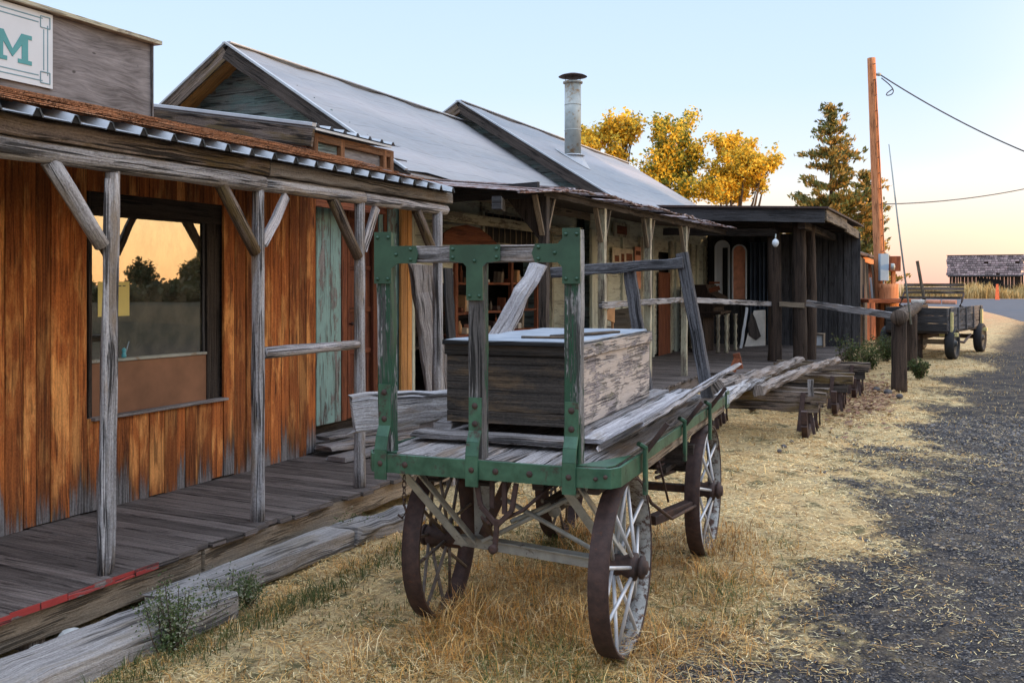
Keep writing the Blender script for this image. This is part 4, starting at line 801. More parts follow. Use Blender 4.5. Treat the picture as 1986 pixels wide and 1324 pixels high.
# wall of C under the porch
TC = -5.2
dn = [(S_(1197, TC), S_(1203, TC), .2, 2.2)]
holes = [(S_(1276, TC), S_(1300, TC), .2, 2.1), (S_(1318, TC), S_(1338, TC), .2, 2.1)]
siding(bC, TC, 14.5, 23.4, .25, 2.8, 'cream', holes)
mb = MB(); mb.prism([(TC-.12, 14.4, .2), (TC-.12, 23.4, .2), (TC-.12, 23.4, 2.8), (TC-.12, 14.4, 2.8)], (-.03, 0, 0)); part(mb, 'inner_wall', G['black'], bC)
for i, u in enumerate((1108, 1125, 1150, 1175, 1208, 1242, 1266, 1300, 1312, 1340, 1352, 1368)):
    s = S_(u, TC+.03); mb = MB(); z1 = 2.45; mb.beam((TC+.03, s, ZD), (TC+.03, s, z1), .09+.05*(i % 3), .05, (1, 0, 0)); part(mb, 'pilaster', G['creamdark' if i % 2 else 'cream'], bC)
# wall B pilasters right part and a dark door panel
for i, u in enumerate((1046, 1070)):
    s = S_(u, TB+.03); mb = MB(); mb.beam((TB+.03, s, ZD), (TB+.03, s, 2.45), .08, .05, (1, 0, 0)); part(mb, 'pilaster', G['creamdark'], bB)
def panel(name, lab, cat, u0, v0, u1, v1, t, mat, dep=.012, grp=None):
    a, b = TP(u0, v0, t), TP(u1, v1, t); mb = MB(); zt, zb = a[2], b[2]; mb.prism([(t, a[1], zb), (t, b[1], zb), (t, b[1], zt), (t, a[1], zt)], (-dep, 0, 0), uvax=(0, 0, 1)); return single(mb, name, lab, cat, G[mat], (t, (a[1]+b[1])/2, zb), group=grp)
def poster(lab, u0, v0, u1, v1, t, mat, marks):
    th = panel('poster', lab, 'poster', u0, v0, u1, v1, t, mat); a, b = TP(u0, v0, t), TP(u1, v1, t)
    for (x0, y0, x1, y1) in marks:
        s0, s1 = a[1]+(b[1]-a[1])*x0, a[1]+(b[1]-a[1])*x1; z0, z1 = a[2]+(b[2]-a[2])*y0, a[2]+(b[2]-a[2])*y1
        mb = MB(); mb.prism([(t+.003, s0, z1), (t+.003, s1, z1), (t+.003, s1, z0), (t+.003, s0, z0)], (-.002, 0, 0)); part(mb, 'picture', G['redbrown'], th)
    return th
poster('pale poster with a brown figure, leftmost of the wall posters, beside the green post', 1114, 480, 1131, 515, TB+.055, 'poster', [(.2, .2, .8, .85)])
poster('large cream poster with dark spots on the wall right of the second square post', 1188, 480, 1228, 512, TC+.065, 'poster', [(.1, .5, .3, .9), (.4, .35, .55, .9), (.65, .3, .95, .8)])
poster('salmon poster below the large cream poster', 1232, 478, 1243, 560, TC+.07, 'posterred', [(.1, .1, .9, .2)])
poster('small dark framed notice on the cream wall above the chair', 1190, 430, 1222, 462, TC+.065, 'creamdark', [(.2, .2, .8, .8)])
panel('wall_panel', 'red brown doorway panel behind the rear rack of the wagon', 'panel', 1278, 528, 1300, 700, TC+.06, 'redbrown')
# far flat-roofed porch
pD = Thing('flat_roof_porch', 'flat roofed porch on thick dark posts with a wide grey black fascia', 'porch', (-3.4, 17.3, 0))
mb = MB(); mb.beam((-4.82, 17.3, 2.885), (-1.99, 17.3, 2.76), .04, .26, (0, 0, 1), jit=.002); part(mb, 'fascia', G['blackwood'], pD)
mb = MB(); mb.beam((-1.99, 17.32, 2.77), (-1.93, 20.2, 2.76), .05, .20, (0, 0, 1), jit=.003); mb.beam((-1.93, 20.22, 2.70), (-1.90, 22.6, 2.66), .05, .17, (0, 0, 1), jit=.003); part(mb, 'side_fascia', G['tan'], pD)
mb = MB(); mb.prism([(-5.6, 17.22, 3.05), (-1.93, 17.22, 2.90), (-1.80, 22.8, 2.88), (-5.6, 22.8, 3.05)], (0, 0, -.035)); part(mb, 'roof', G['rustdark'], pD)
mb = MB()
for k in range(9): s = 17.6+k*.62; mb.beam((-5.3, s, 2.86), (-1.98, s, 2.74), .05, .12, (0, 0, 1))
mb.beam((-4.9, 17.7, 2.56), (-2.85, 17.7, 2.50), .10, .13, (0, 0, 1), jit=.004); mb.beam((-2.4, 17.5, 2.62), (-2.4, 22.6, 2.60), .12, .14, (0, 0, 1)); part(mb, 'rafters', G['darkwood'], pD)
for i, (u, vb_, w) in enumerate(((1503, 700, .125), (1552, 702, .12), (1573, 697, .10), (1605, 666, .10))):
    p = GP(u, vb_, ZD if i < 4 else 0); mb = MB(); mb.log((p[0], p[1], .1), (p[0]-.02, p[1], 2.68 if i else 2.62), w, w*.92, n=12, jit=.05, bend=.02); part(mb, 'post', G['postdark'], pD)
mb = MB(); p = GP(1589, 666, ZD); mb.beam((p[0], p[1]-.3, .2), (p[0], p[1]-.3, 2.62), .12, .10, (1, 0, 0)); part(mb, 'post', G['blackwood'], pD)
# back wall behind the far porch, facing us
sD = 22.5
th = Thing('board_wall', 'dark vertical board and tarp wall at the back of the flat roofed porch', 'wall', (-3.5, sD, 0)); mb = MB(); t = -5.3
while t < -2.0: w = random.uniform(.12, .2); mb.beam((t+w/2, sD, .2), (t+w/2, sD+random.uniform(-.02, .02), 2.7), w-.01, .03, (0, 1, 0)); t += w
mb.prism([(-5.3, sD+.03, .1), (-2.0, sD+.03, .1), (-2.0, sD+.03, 2.72), (-5.3, sD+.03, 2.72)], (0, .02, 0)); part(mb, 'boards', G['blackwood'], th)
mb = MB(); n = 30; a, b = SP(1450, 470, sD-.25), SP(1494, 583, sD-.25)
for k in range(n):
    x0, x1 = a[0]+(b[0]-a[0])*k/n, a[0]+(b[0]-a[0])*(k+1)/n; y0, y1 = [sD-.25+.05*math.sin(q*1.1)+.02*math.sin(q*2.7) for q in (k, k+1)]
    mb.quad((x0, y0, .35), (x1, y1, .35), (x1, y1, a[2]), (x0, y0, a[2]), r=.5)
part(mb, 'tarp', plain('dark_blue_tarp', (.05, .065, .09), .6, 3, .3), th)
def arch(lab, uc, uw, vt, vb_, s, mat, frame, inner=None):
    c, tp, e = SP(uc, vt, s), SP(uc, vt, s), SP(uc+uw/2, vb_, s); w = (e[0]-SP(uc-uw/2, vb_, s)[0])/2; zt = tp[2]; zb = e[2]
    th = Thing('arched_window', lab, 'window', (c[0], s, zb)); pts = [(c[0]-w, s, zb), (c[0]+w, s, zb)]+[(c[0]+w*math.cos(a), s, zt-w+w*math.sin(a)) for a in [math.pi*k/12 for k in range(13)]]
    mb = MB(); mb.prism(pts, (0, .02, 0), uvax=(0, 0, 1)); part(mb, 'panel', G[mat], th)
    fr = [(c[0]-w, s-.01, zb)]+[(c[0]-w*math.cos(a), s-.01, zt-w+w*math.sin(a)) for a in [math.pi*k/10 for k in range(11)]]+[(c[0]+w, s-.01, zb)]
    mb = MB()
    for p, q in zip(fr[:-1], fr[1:]): mb.beam(p, q, .03, .05, (0, 1, 0), ch=.003)
    part(mb, 'frame', G[frame], th)
    if inner: mb = MB(); mb.prism([(c[0]+w*.05, s-.012, zb), (c[0]+w*.75, s-.012, zb), (c[0]+w*.75, s-.012, zt-w), (c[0]+w*.05, s-.012, zt-w)], (0, .008, 0)); part(mb, 'opening', G['black'], th)
arch('tall cream arched window with dark right half, left of the salmon one', 1401, 27, 467, 584, sD-.45, 'white', 'white', True)
arch('tall salmon arched window panel beside the cream arched one', 1434, 26, 475, 580, sD-.45, 'posterred', 'white')
def leanp(name, lab, cat, u0, v0, u1, v1, w, d, Y, mat, r=.003, fr='0'):
    mb = MB(); a, b = DP(u0, v0, Y), DP(u1, v1, Y); mb.beam(a, b, w, d, (0, 1, 0), jit=r); return single(mb, name, lab, cat, G[mat], (a[0], a[1], min(a[2], b[2])), fr)
# goods on the porch
# pump organ
p = GP(1381, 684, ZD); og = Thing('pump_organ', 'dark pump organ with carved pale legs on the far porch deck', 'organ', (p[0], p[1], ZD)); c = V(p[0], p[1], ZD)
mb = MB(); prof = [(0, 0), (0, 1.36), (.18, 1.36), (.22, 1.20), (.34, 1.12), (.42, .98), (.30, .90), (.30, .72), (.14, .70), (.14, 0)]
mb.prism([(c.x-.36+a*1.3, c.y, c.z+b) for a, b in prof], (0, .95, 0)); part(mb, 'case', G['postdark'], og)
mb = MB(); mb.beam(c+V(-.10, -.02, .80), c+V(-.10, .97, .80), .56, .05, (0, 0, 1)); part(mb, 'keyboard_shelf', G['postdark'], og)
for dx, dy in ((.12, .0), (.28, .0), (.12, .9), (.28, .9)):
    mb = MB(); mb.lathe(c+V(dx, dy, 0), (0, 0, 1), [(.035, 0), (.045, .04), (.03, .09), (.04, .16), (.028, .22), (.042, .32), (.028, .40), (.044, .5), (.03, .58), (.04, .66), (.03, .70), (.05, .76)], 10); part(mb, 'leg', G['creamdark'], og)
mb = MB(); mb.beam(c+V(-.05, -.02, 1.24), c+V(.16, -.02, 1.30), .02, .09, (0, 0, 1)); mb.beam(c+V(-.05, -.03, 1.40), c+V(.16, -.03, 1.40), .02, .04, (0, 0, 1)); part(mb, 'music_rack', G['redbrown'], og)
# folding chair
a = TP(1160, 640, -4.6); ch = Thing('folding_chair', 'orange brown wooden chair standing against the cream wall', 'chair', (-4.6, a[1], ZD)); c = V(-4.6, a[1], ZD)
mb = MB(); mb.prism([c+V(.18, -.22, .62+.28), c+V(.18, .20, .62+.2), c+V(.18, .22, .85+.26), c+V(.18, -.12, .80+.2)], (-.02, 0, 0)); part(mb, 'backrest', G['chairwood'], ch)
mb = MB(); mb.prism([c+V(-.2, -.2, .45), c+V(.2, -.2, .48), c+V(.2, .2, .48), c+V(-.2, .2, .45)], (0, 0, -.03)); part(mb, 'seat', G['chairwood'], ch)
for dx, dy in ((-.18, -.18), (.18, -.18), (-.18, .18), (.18, .18)): mb = MB(); mb.beam(c+V(dx, dy, 0), c+V(dx*.8, dy, .46 if dx < 0 else 1.0), .03, .03, (1, 0, 0)); part(mb, 'leg', G['chairwood'], ch)
a = TP(1205, 640, -4.5); ch2 = Thing('wicker_armchair', 'pale wicker armchair with a curled arm right of the wooden chair', 'chair', (-4.5, a[1], ZD)); c = V(-4.5, a[1], ZD)
mb = MB(); mb.prism([c+V(-.22, .16, .5), c+V(.18, .16, .5), c+V(.22, .20, 1.15), c+V(.05, .20, 1.02), c+V(-.2, .2, .98)], (0, .03, 0)); part(mb, 'backrest', G['tan'], ch2)
mb = MB(); mb.prism([c+V(-.22, -.22, .44), c+V(.22, -.22, .44), c+V(.22, .2, .44), c+V(-.22, .2, .44)], (0, 0, -.04)); part(mb, 'seat', G['tan'], ch2)
mb = MB()
for x in (-.2, .2): mb.tube([c+V(x, .18, .72), c+V(x, -.05, .74), c+V(x, -.2, .72), c+V(x, -.24, .62), c+V(x, -.18, .56), c+V(x, -.12, .62)], .014, 6)
part(mb, 'arms', G['tan'], ch2)
for dx, dy in ((-.2, -.18), (.2, -.18), (-.2, .18), (.2, .18)): mb = MB(); mb.log(c+V(dx, dy, 0), c+V(dx, dy, .42), .016, n=6, jit=.02); part(mb, 'leg', G['tan'], ch2)
# picture frame and cloth by the far post, small box, lamp bits
leanp('screen_door', 'thin pale wooden frame leaning left of the pale sack behind the thick post', 'frame', 1437, 675, 1449, 596, .05, .03, 18.2, 'white')
p = SP(1467, 672, 18.0); th = Thing('painting', 'pale leaning canvas with a dark animal shape behind the thick post', 'painting', (p[0], 18.0, ZD)); mb = MB(); q = [SP(u, v, 18.0) for u, v in ((1444, 672), (1484, 670), (1484, 601), (1462, 602))]; mb.prism(q, (0, .03, 0)); part(mb, 'canvas', G['cloth'], th)
mb = MB(); q = [SP(u, v, 17.985) for u, v in ((1458, 604), (1465, 618), (1472, 640), (1476, 652), (1466, 660), (1452, 650), (1450, 630))]; mb.prism(q, (0, .005, 0)); part(mb, 'picture', G['darkwood'], th)
p = SP(1588, 672, 18.9); th = Thing('wooden_box', 'small open wooden box with a white front at the foot of the far posts', 'box', (p[0], 18.9, ZD)); mb = MB(); a, b = SP(1579, 672, 18.9), SP(1597, 648, 18.9)
for p0, p1 in (((a[0], 19, a[2]), (a[0], 19, b[2])), ((b[0], 19, a[2]), (b[0], 19, b[2])), ((a[0]-.01, 19, b[2]), (b[0]+.01, 19, b[2])), ((a[0], 19, a[2]), (b[0], 19, a[2]))): mb.beam(p0, p1, .02, .22, (0, 1, 0))
part(mb, 'case', G['tan'], th); mb = MB(); mb.prism([(a[0]+.02, 18.95, a[2]+.02), (a[0]+.14, 18.95, a[2]+.02), (a[0]+.14, 18.95, b[2]-.02), (a[0]+.02, 18.95, b[2]-.02)], (0, .05, 0)); part(mb, 'front', G['white'], th)
p = DP(1504, 470, 16.75); th = Thing('wall_lamp', 'small white hanging lamp on the thick post of the flat roofed porch', 'lamp', p, '0'); mb = MB(); mb.lathe(V(p)+V(0, 0, .03), (0, 0, -1), [(.015, -.03), (.05, 0), (.06, .05), (.04, .09), (.02, .11)], 12); part(mb, 'shade', G['white'], th); mb = MB(); mb.tube([V(p)+V(0, 0, .05), V(p)+V(.02, .05, .14)], .012, 6); part(mb, 'bracket', G['galv'], th)
# stove pipe on C
c = V(-6.13, 16.2, 3.74); mb = MB(); mb.lathe(c, (0, 0, 1), [(.145, 0), (.145, 1.42)], 28); sp_ = part(mb, 'stove_pipe', G['galv'], bC)
mb = MB(); mb.lathe(c+V(0, 0, .55), (0, 0, 1), [(.147, 0), (.150, .01), (.147, .02)], 28); mb.lathe(c+V(0, 0, 1.0), (0, 0, 1), [(.147, 0), (.150, .01), (.147, .02)], 28); mb.lathe(c+V(0, 0, 1.38), (0, 0, 1), [(.147, 0), (.175, .01), (.175, .035), (.15, .045)], 28); part(mb, 'collar', G['galv'], bC, sp_)
mb = MB(); mb.lathe(c+V(0, 0, 1.50), (0, 0, 1), [(.20, .0), (.255, .005), (.21, .03), (.10, .06), (.01, .075)], 28); part(mb, 'cap', G['rustdark'], bC, sp_)
mb = MB()
for k in range(4): a = k*1.57+.4; mb.beam(c+V(math.cos(a)*.13, math.sin(a)*.13, 1.38), c+V(math.cos(a)*.13, math.sin(a)*.13, 1.52), .02, .004, (1, 0, 0))
part(mb, 'cap_strut', G['rustdark'], bC, sp_)
mb = MB(); n = 28; top = [c+V(math.cos(6.2832*i/n)*.155, math.sin(6.2832*i/n)*.155, .13) for i in range(n)]
bot = []
for i in range(n):
    x, y = math.cos(6.2832*i/n)*.32, math.sin(6.2832*i/n)*.24; bot.append(V(c.x+x, c.y+y, 4.60-.627*(c.x+x+7.43)+.015))
mb.rings([bot, top], caps=False, smooth=True); mb.lathe(c+V(0, 0, .12), (0, 0, 1), [(.15, 0), (.21, -.012), (.21, .0), (.15, .02)], 28); part(mb, 'flashing', G['panelmetal'], bC, sp_)
# black shed and red shed
a, b = GP(1612, 672, .0), GP(1664, 664, 0)
def shed(name, lab, pts_, zts, th_, mat, ang=None, roofmat_='rustdark'):
    P = [DP(u, HV, Y)[:2] for u, Y in pts_]; o = P[0]; th = Thing(name, lab, 'shed', (o[0], o[1], 0), '0')
    mb = MB()
    for i in range(len(P)-1):
        p, q = V(P[i]+(0,)), V(P[i+1]+(0,)); L = (q-p).length; d = (q-p)/L; s = 0
        while s < L:
            w = min(random.uniform(.14, .24), L-s)
            f = (s+w/2)/L; zt = zts[i]*(1-f)+zts[i+1]*f; c = p+d*(s+w/2); mb.beam((c.x, c.y, 0), (c.x, c.y, zt), max(.02, w-.006), .025+.006*random.random(), d.cross(V(0, 0, 1)), ch=.003); s += w
        k_ = d.cross(V(0, 0, 1))*-.03; mb.prism([p+k_, q+k_, q+k_+V(0, 0, zts[i+1]-.02), p+k_+V(0, 0, zts[i]-.02)], k_*.5)
    part(mb, 'wall', G[mat], th); return th, P
th, P = shed('black_shed', 'black vertical board shed behind the flat roofed porch', [(1606, 24), (1664, 25), (1690, 29)], [2.62, 2.32, 2.2], .03, 'blackwood')
mb = MB(); pts = [(P[0][0]-.1, P[0][1]-.1, 2.68), (P[1][0]+.05, P[1][1]-.12, 2.38), (P[2][0]+.2, P[2][1], 2.38), (P[0][0]+.3, P[0][1]+5, 2.75)]; mb.prism(pts, (0, 0, -.05)); part(mb, 'roof', G['rustdark'], th)
th, P = shed('red_shed', 'small weathered red shed with leaning boards left of the utility pole', [(1665, 27), (1698, 28), (1703, 31)], [2.25, 2.05, 2.0], .03, 'redbrown')
mb = MB(); mb.prism([(P[0][0]-.1, P[0][1]-.3, 2.40), (P[1][0]+.1, P[1][1]-.35, 2.20), (P[2][0]+.1, P[2][1], 2.25), (P[0][0], P[0][1]+4, 2.5)], (0, 0, -.05)); part(mb, 'roof', G['darkwood'], th)
mb = MB(); mb.beam((P[0][0]-.05, P[0][1]-.33, 2.30), (P[1][0]+.05, P[1][1]-.38, 2.10), .03, .15, (0, 0, 1)); part(mb, 'fascia', G['polewood'], th)
for i, (u, m_) in enumerate(((1672, 'posterred'), (1681, 'tan'), (1688, 'white'), (1692, 'tan'))):
    leanp('plank', ['salmon plank leaning leftmost on the red shed', 'tan plank leaning second from the left on the red shed', 'white plank leaning on the red shed', 'tan plank leaning rightmost on the red shed'][i], 'board', u+4, 580, u, 512 if i != 2 else 538, .06, .02, 26.6, m_)
# junk table at v~583
a, b = DP(1664, 583, 25.5), DP(1762, 583, 25.8); mb = MB(); mb.beam(a, b, 1.0, .10, (0, 0, 1), jit=.006); tb_ = Thing('plank_table', 'dark plank table in front of the red shed', 'table', (a[0], a[1], 0), '0'); part(mb, 'tabletop', G['redbrown'], tb_)
for u in (1668, 1720, 1758): p = DP(u, 600, 25.4); mb = MB(); mb.beam((p[0], p[1], 0), (p[0], p[1], 1.05), .1, .1, (1, 0, 0)); part(mb, 'leg', G['darkwood'], tb_)
G['rackdark'] = wood('dark_grey_rack_wood', (.035, .033, .036), (.17, .165, .175), None, 0, .9, .12, .9)
# ================================================================ green baggage wagon (frame W: x right, y away)
wg = Thing('baggage_wagon', 'old green and grey baggage wagon on iron spoked wheels in the dry grass', 'wagon', (-.5, .9, 0), 'W')
PZ, PB = .862, .775; XL, XR, YF, YR = -1.13, -.03, -.37, 2.33
def rivet(mb, p, n=(0, -1, 0), r=.009): mb.lathe(V(p), n, [(r, -.002), (r, .002), (r*.7, .006), (.001, .008)], 8)
# bed planks
mb = MB(); x = XL+.012
while x < XR-.06:
    w = (XR-XL-.034)/8; mb.beam((x+w/2, YF+.015, PZ-.012), (x+w/2, YR, PZ-.012), w-.006, .03, (0, 0, 1), ch=.004, jit=.0015); x += w
part(mb, 'bed', G['greywood'], wg)
# iron rail around the front and the near side
mb = MB(); zc = (PZ+PB)/2+.006; hh = .082
pts = [(XL-.0, .10), (XL-.005, YF+.06), (XL+.03, YF), (XR-.07, YF), (XR-.01, YF+.015), (XR+.014, YF+.06), (XR+.016, .10)]
pts3 = [V(x, y, zc) for x, y in pts]
ringz = []
for k, p in enumerate(pts3):
    a = pts3[max(k-1, 0)]; b = pts3[min(k+1, len(pts3)-1)]; d = (b-a).normalized(); nrm = V(-d.y, d.x, 0)
    nrm = -nrm; ringz.append([p+nrm*q+V(0, 0, zz_) for q, zz_ in ((0, -hh/2), (.012, -hh/2+.002), (.012, hh/2-.002), (0, hh/2))])
ringz = [[r_[3], r_[2], r_[1], r_[0]] for r_ in ringz]; mb.rings(ringz)
mb.prism([(XR-.15, YF+.012, PZ+.004), (XR-.02, YF+.02, PZ+.004), (XR, YF+.06, PZ+.004), (XR, -.05, PZ+.004)], (0, 0, .004)); mb.prism([(XL+.14, YF+.012, PZ+.004), (XL+.03, YF+.012, PZ+.004), (XL, YF+.06, PZ+.004), (XL, -.1, PZ+.004)], (0, 0, .004))
rl = part(mb, 'front_rail', G['greenrust'], wg)
mb = MB()
for x in (-.94, -.52, -.37): rivet(mb, (x, YF-.012, zc), r=.014)
for x, z in ((-1.07, .01), (-.09, .0), (-.05, .01)): rivet(mb, (x, YF-.012, zc+z), r=.009)
for y in (-.24, -.17): rivet(mb, (XR+.012, y, zc), (1, 0, 0), .010)
part(mb, 'bolts', G['rustdark'], wg, rl)
mb = MB(); mb.beam((XR-.008, -.02, zc-.01), (XR-.008, YR, zc-.01), .045, .095, (0, 0, 1), ch=.005, seg=6); sr = part(mb, 'side_rail', G['tan'], wg)
mb = MB(); mb.beam((XR+.022, .10, zc+.022), (XR+.022, YR+.02, zc+.022), .014, .052, (0, 0, 1), ch=.002); part(mb, 'side_strap', G['greenrust'], wg, sr)
mb = MB(); mb.beam((XL, .1, zc-.01), (XL, YR, zc-.01), .05, .095, (0, 0, 1), ch=.005); part(mb, 'side_rail', G['tan'], wg)
mb = MB(); mb.beam((XL, YR, zc), (XR, YR, zc), .06, .09, (0, 0, 1), ch=.005); part(mb, 'rear_rail', G['greywood'], wg)
mb = MB(); mb.beam((XR+.03, YR-.04, zc+.02), (XR+.03, YR+.07, zc+.02), .012, .11, (0, 0, 1)); 
pl = part(mb, 'corner_plate', G['greenrust'], wg)
mb = MB()
for a_, b_ in (((0, 0), (.02, 0)), ((.02, 0), (.02, .055)), ((0, .055), (.02, .055)), ((.0, 0), (0, .055))): mb.beam((XR+.037, YR-.02+a_[0], zc-.005+a_[1]), (XR+.037, YR-.02+b_[0], zc-.005+b_[1]), .004, .005, (1, 0, 0))
for a_, b_ in (((.04, .055), (.04, .03)), ((.04, .03), (.06, .03)), ((.06, .055), (.06, 0))): mb.beam((XR+.037, YR-.02+a_[0], zc-.005+a_[1]), (XR+.037, YR-.02+b_[0], zc-.005+b_[1]), .004, .005, (1, 0, 0))
part(mb, 'numerals', G['white'], wg, pl)
# stake pockets (green brackets on the near side)
for y, dz in ((.02, .17), (.88, .20), (1.62, .18)):
    mb = MB(); mb.beam((XR+.045, y, PZ-.17), (XR+.045, y, PZ+.03), .035, .018, (1, 0, 0)); mb.beam((XR+.045, y, PZ+.03), (XR+.02, y-.02, PZ+.05), .035, .018, (0, 0, 1))
    part(mb, 'stake_pocket', G['greenrust'], wg)
# front rack posts
PX = (-1.055, -.625, -.20); PY = YF+.055
for i, x in enumerate(PX):
    top = 1.82 if i != 1 else 1.685
    mb = MB(); mb.beam((x, PY, PZ-.005), (x-.012*(i == 0), PY, top), .070, .060, (0, -1, 0), ch=.006, jit=.0015)
    po = part(mb, 'rack_post', G['greenpost' if i != 1 else 'greenpost2'], wg)
    mb = MB(); z0 = PZ+.26 if i else PZ+.30
    prof = [(YF-.016, PB-.02), (YF-.016, PZ+.02), (PY-.058, PZ+.075), (PY-.034, PZ+.12), (PY-.034, z0)]
    for (ya, za), (yb, zb) in zip(prof[:-1], prof[1:]): mb.beam((x, ya, za), (x, yb, zb), .058, .010, (0, -1, .2), ch=.002)
    st = part(mb, 'iron_strap', G['greenrust'], wg, po)
    for z in (PZ+.15, z0-.035): mb = MB(); rivet(mb, (x, PY-.038, z), r=.014); part(mb, 'bolt', G['rustdark'], wg, po)
    mb = MB(); rivet(mb, (x, YF-.02, zc), r=.013); part(mb, 'bolt', G['rustdark'], wg, po)
RZ = 1.725
mb = MB(); mb.beam((PX[0]+.03, PY, RZ), (PX[2]-.03, PY, RZ), .055, .072, (0, 0, 1), ch=.005, jit=.0015); tr = part(mb, 'top_rail', G['greywood'], wg)
def gusset(pts, nm, rv):
    mb = MB(); mb.prism([(x, PY-.0365, z) for x, z in pts], (0, -.006, 0)); g_ = part(mb, 'gusset_plate', G['green'], wg, tr)
    for x, z in rv: mb = MB(); rivet(mb, (x, PY-.0425, z), r=.0085); part(mb, 'rivet', G['green'], wg, tr)
xl, xm, xr = PX; a = .038; h = .038
gusset([(xl-a-.01, 1.825), (xl+a, 1.825), (xl+a, RZ+h), (xl+.155, RZ+h), (xl+.165, RZ), (xl+.155, RZ-h), (xl+a+.03, RZ-h), (xl+a, RZ-h-.02), (xl+a, 1.60), (xl-a-.01, 1.60)], 'l', [(xl-.03, 1.80), (xl+.022, 1.80), (xl+.06, RZ), (xl+.13, RZ+.022), (xl+.13, RZ-.022), (xl-.03, 1.62), (xl+.02, 1.62)])
gusset([(xm-.115, RZ+h), (xm+.115, RZ+h), (xm+.115, RZ-h+.008), (xm+a+.015, RZ-h), (xm+a, RZ-h-.015), (xm+a, 1.53), (xm-a, 1.53), (xm-a, RZ-h-.015), (xm-a-.015, RZ-h), (xm-.115, RZ-h+.008)], 'm', [(xm-.10, RZ+.02), (xm-.10, RZ-.015), (xm+.10, RZ+.02), (xm+.10, RZ-.015), (xm, RZ-.03), (xm-.022, 1.548), (xm+.022, 1.548)])
gusset([(xr-a, 1.825), (xr+a, 1.825), (xr+a, 1.60), (xr-a, 1.60), (xr-a, RZ-h-.02), (xr-a-.02, RZ-h), (xr-.155, RZ-h), (xr-.170, RZ), (xr-.155, RZ+h), (xr-a-.02, RZ+h), (xr-a, RZ+h+.02)], 'r', [(xr-.022, 1.80), (xr+.024, 1.80), (xr-.07, RZ), (xr-.14, RZ+.024), (xr-.14, RZ-.024), (xr-.022, 1.62), (xr+.024, 1.62)])
# rear rack, leaning
RY = 2.22; dxl = -.17
rx = (-.10, -.50, -.92)
for i, x in enumerate(rx):
    mb = MB(); mb.beam((x, RY, PZ-.01), (x+dxl*(1 if i == 0 else .75), RY, 1.80 if i == 0 else 1.73), .075, .06, (0, -1, 0), ch=.005, jit=.002); po = part(mb, 'rear_rack_post', G['rackdark'], wg)
mb = MB(); mb.beam((rx[2]+dxl*.8-.1, RY-.045, 1.675), (rx[0]+dxl*.9-.0, RY-.045, 1.735), .04, .07, (0, 0, 1), ch=.006, jit=.003); part(mb, 'rear_top_rail', G['rackdark'], wg)
mb = MB(); mb.beam((rx[0]-.02, RY-.05, 1.42), (rx[1]+.0, RY-.05, 1.0), .0125, .02, (0, -1, 0)) if False else None
# wheels
def wheel(cx, cy, R, w, ns, axis_ang, m_sp, m_rim, m_in, side, sink=0, inner=None):
    c = V(cx, cy, R-sink); ax = V(math.cos(axis_ang), math.sin(axis_ang), 0)*side   # outward axis
    mb = MB(); mb.lathe(c, ax, [(R, -w), (R, 0), (R-.012, .001), (R-.014, -.006), (R-.014, -w+.006), (R-.012, -w-.001), (R, -w)], 56, closed=False) if False else mb.lathe(c, ax, [(R, -w), (R+.001, -w*.5), (R, 0), (R-.013, 0), (R-.013, -w), ], 56, closed=True)
    wh = part(mb, 'wheel', m_rim, wg)
    mb = MB(); mb.lathe(c, ax, [(.03, -w-.07), (.052, -w-.06), (.052, -w+.0), (.04, -w*.5), (.058, .0), (.060, .02), (.040, .026), (.040, .036), (.050, .038), (.050, .052), (.034, .056), (.028, .068), (.004, .072)], 18); part(mb, 'hub', G['rustdark'], wg, wh)
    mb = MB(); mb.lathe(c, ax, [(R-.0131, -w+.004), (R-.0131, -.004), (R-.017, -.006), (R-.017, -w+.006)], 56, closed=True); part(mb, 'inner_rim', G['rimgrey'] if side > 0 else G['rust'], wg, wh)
    sd = ax.cross(V(0, 0, 1)).normalized()
    for k in range(ns):
        a = 6.2832*(k+.5)/ns; d = sd*math.cos(a)+V(0, 0, 1)*math.sin(a); f = (.010 if k % 2 == 0 else -w+.01); g = (-w*.75 if k % 2 == 0 else -w*.25)
        d2 = sd*math.cos(a+.07*(1 if k % 2 else -1))+V(0, 0, 1)*math.sin(a+.07*(1 if k % 2 else -1))
        mb = MB(); mb.tube([c+d2*.045+ax*f, c+d*(R-.012)+ax*g], .0085, 7); part(mb, 'spoke', m_sp, wg, wh)
    return wh
Wd = .085; R = .381
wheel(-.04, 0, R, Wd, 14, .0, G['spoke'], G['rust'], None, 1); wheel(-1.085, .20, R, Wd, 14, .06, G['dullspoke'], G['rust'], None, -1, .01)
wheel(-.0, 1.737, R, Wd, 14, .0, G['spoke'], G['rust'], None, 1, .008); wheel(-1.0, 1.80, R, Wd, 14, .0, G['dullspoke'], G['rust'], None, -1, .008)
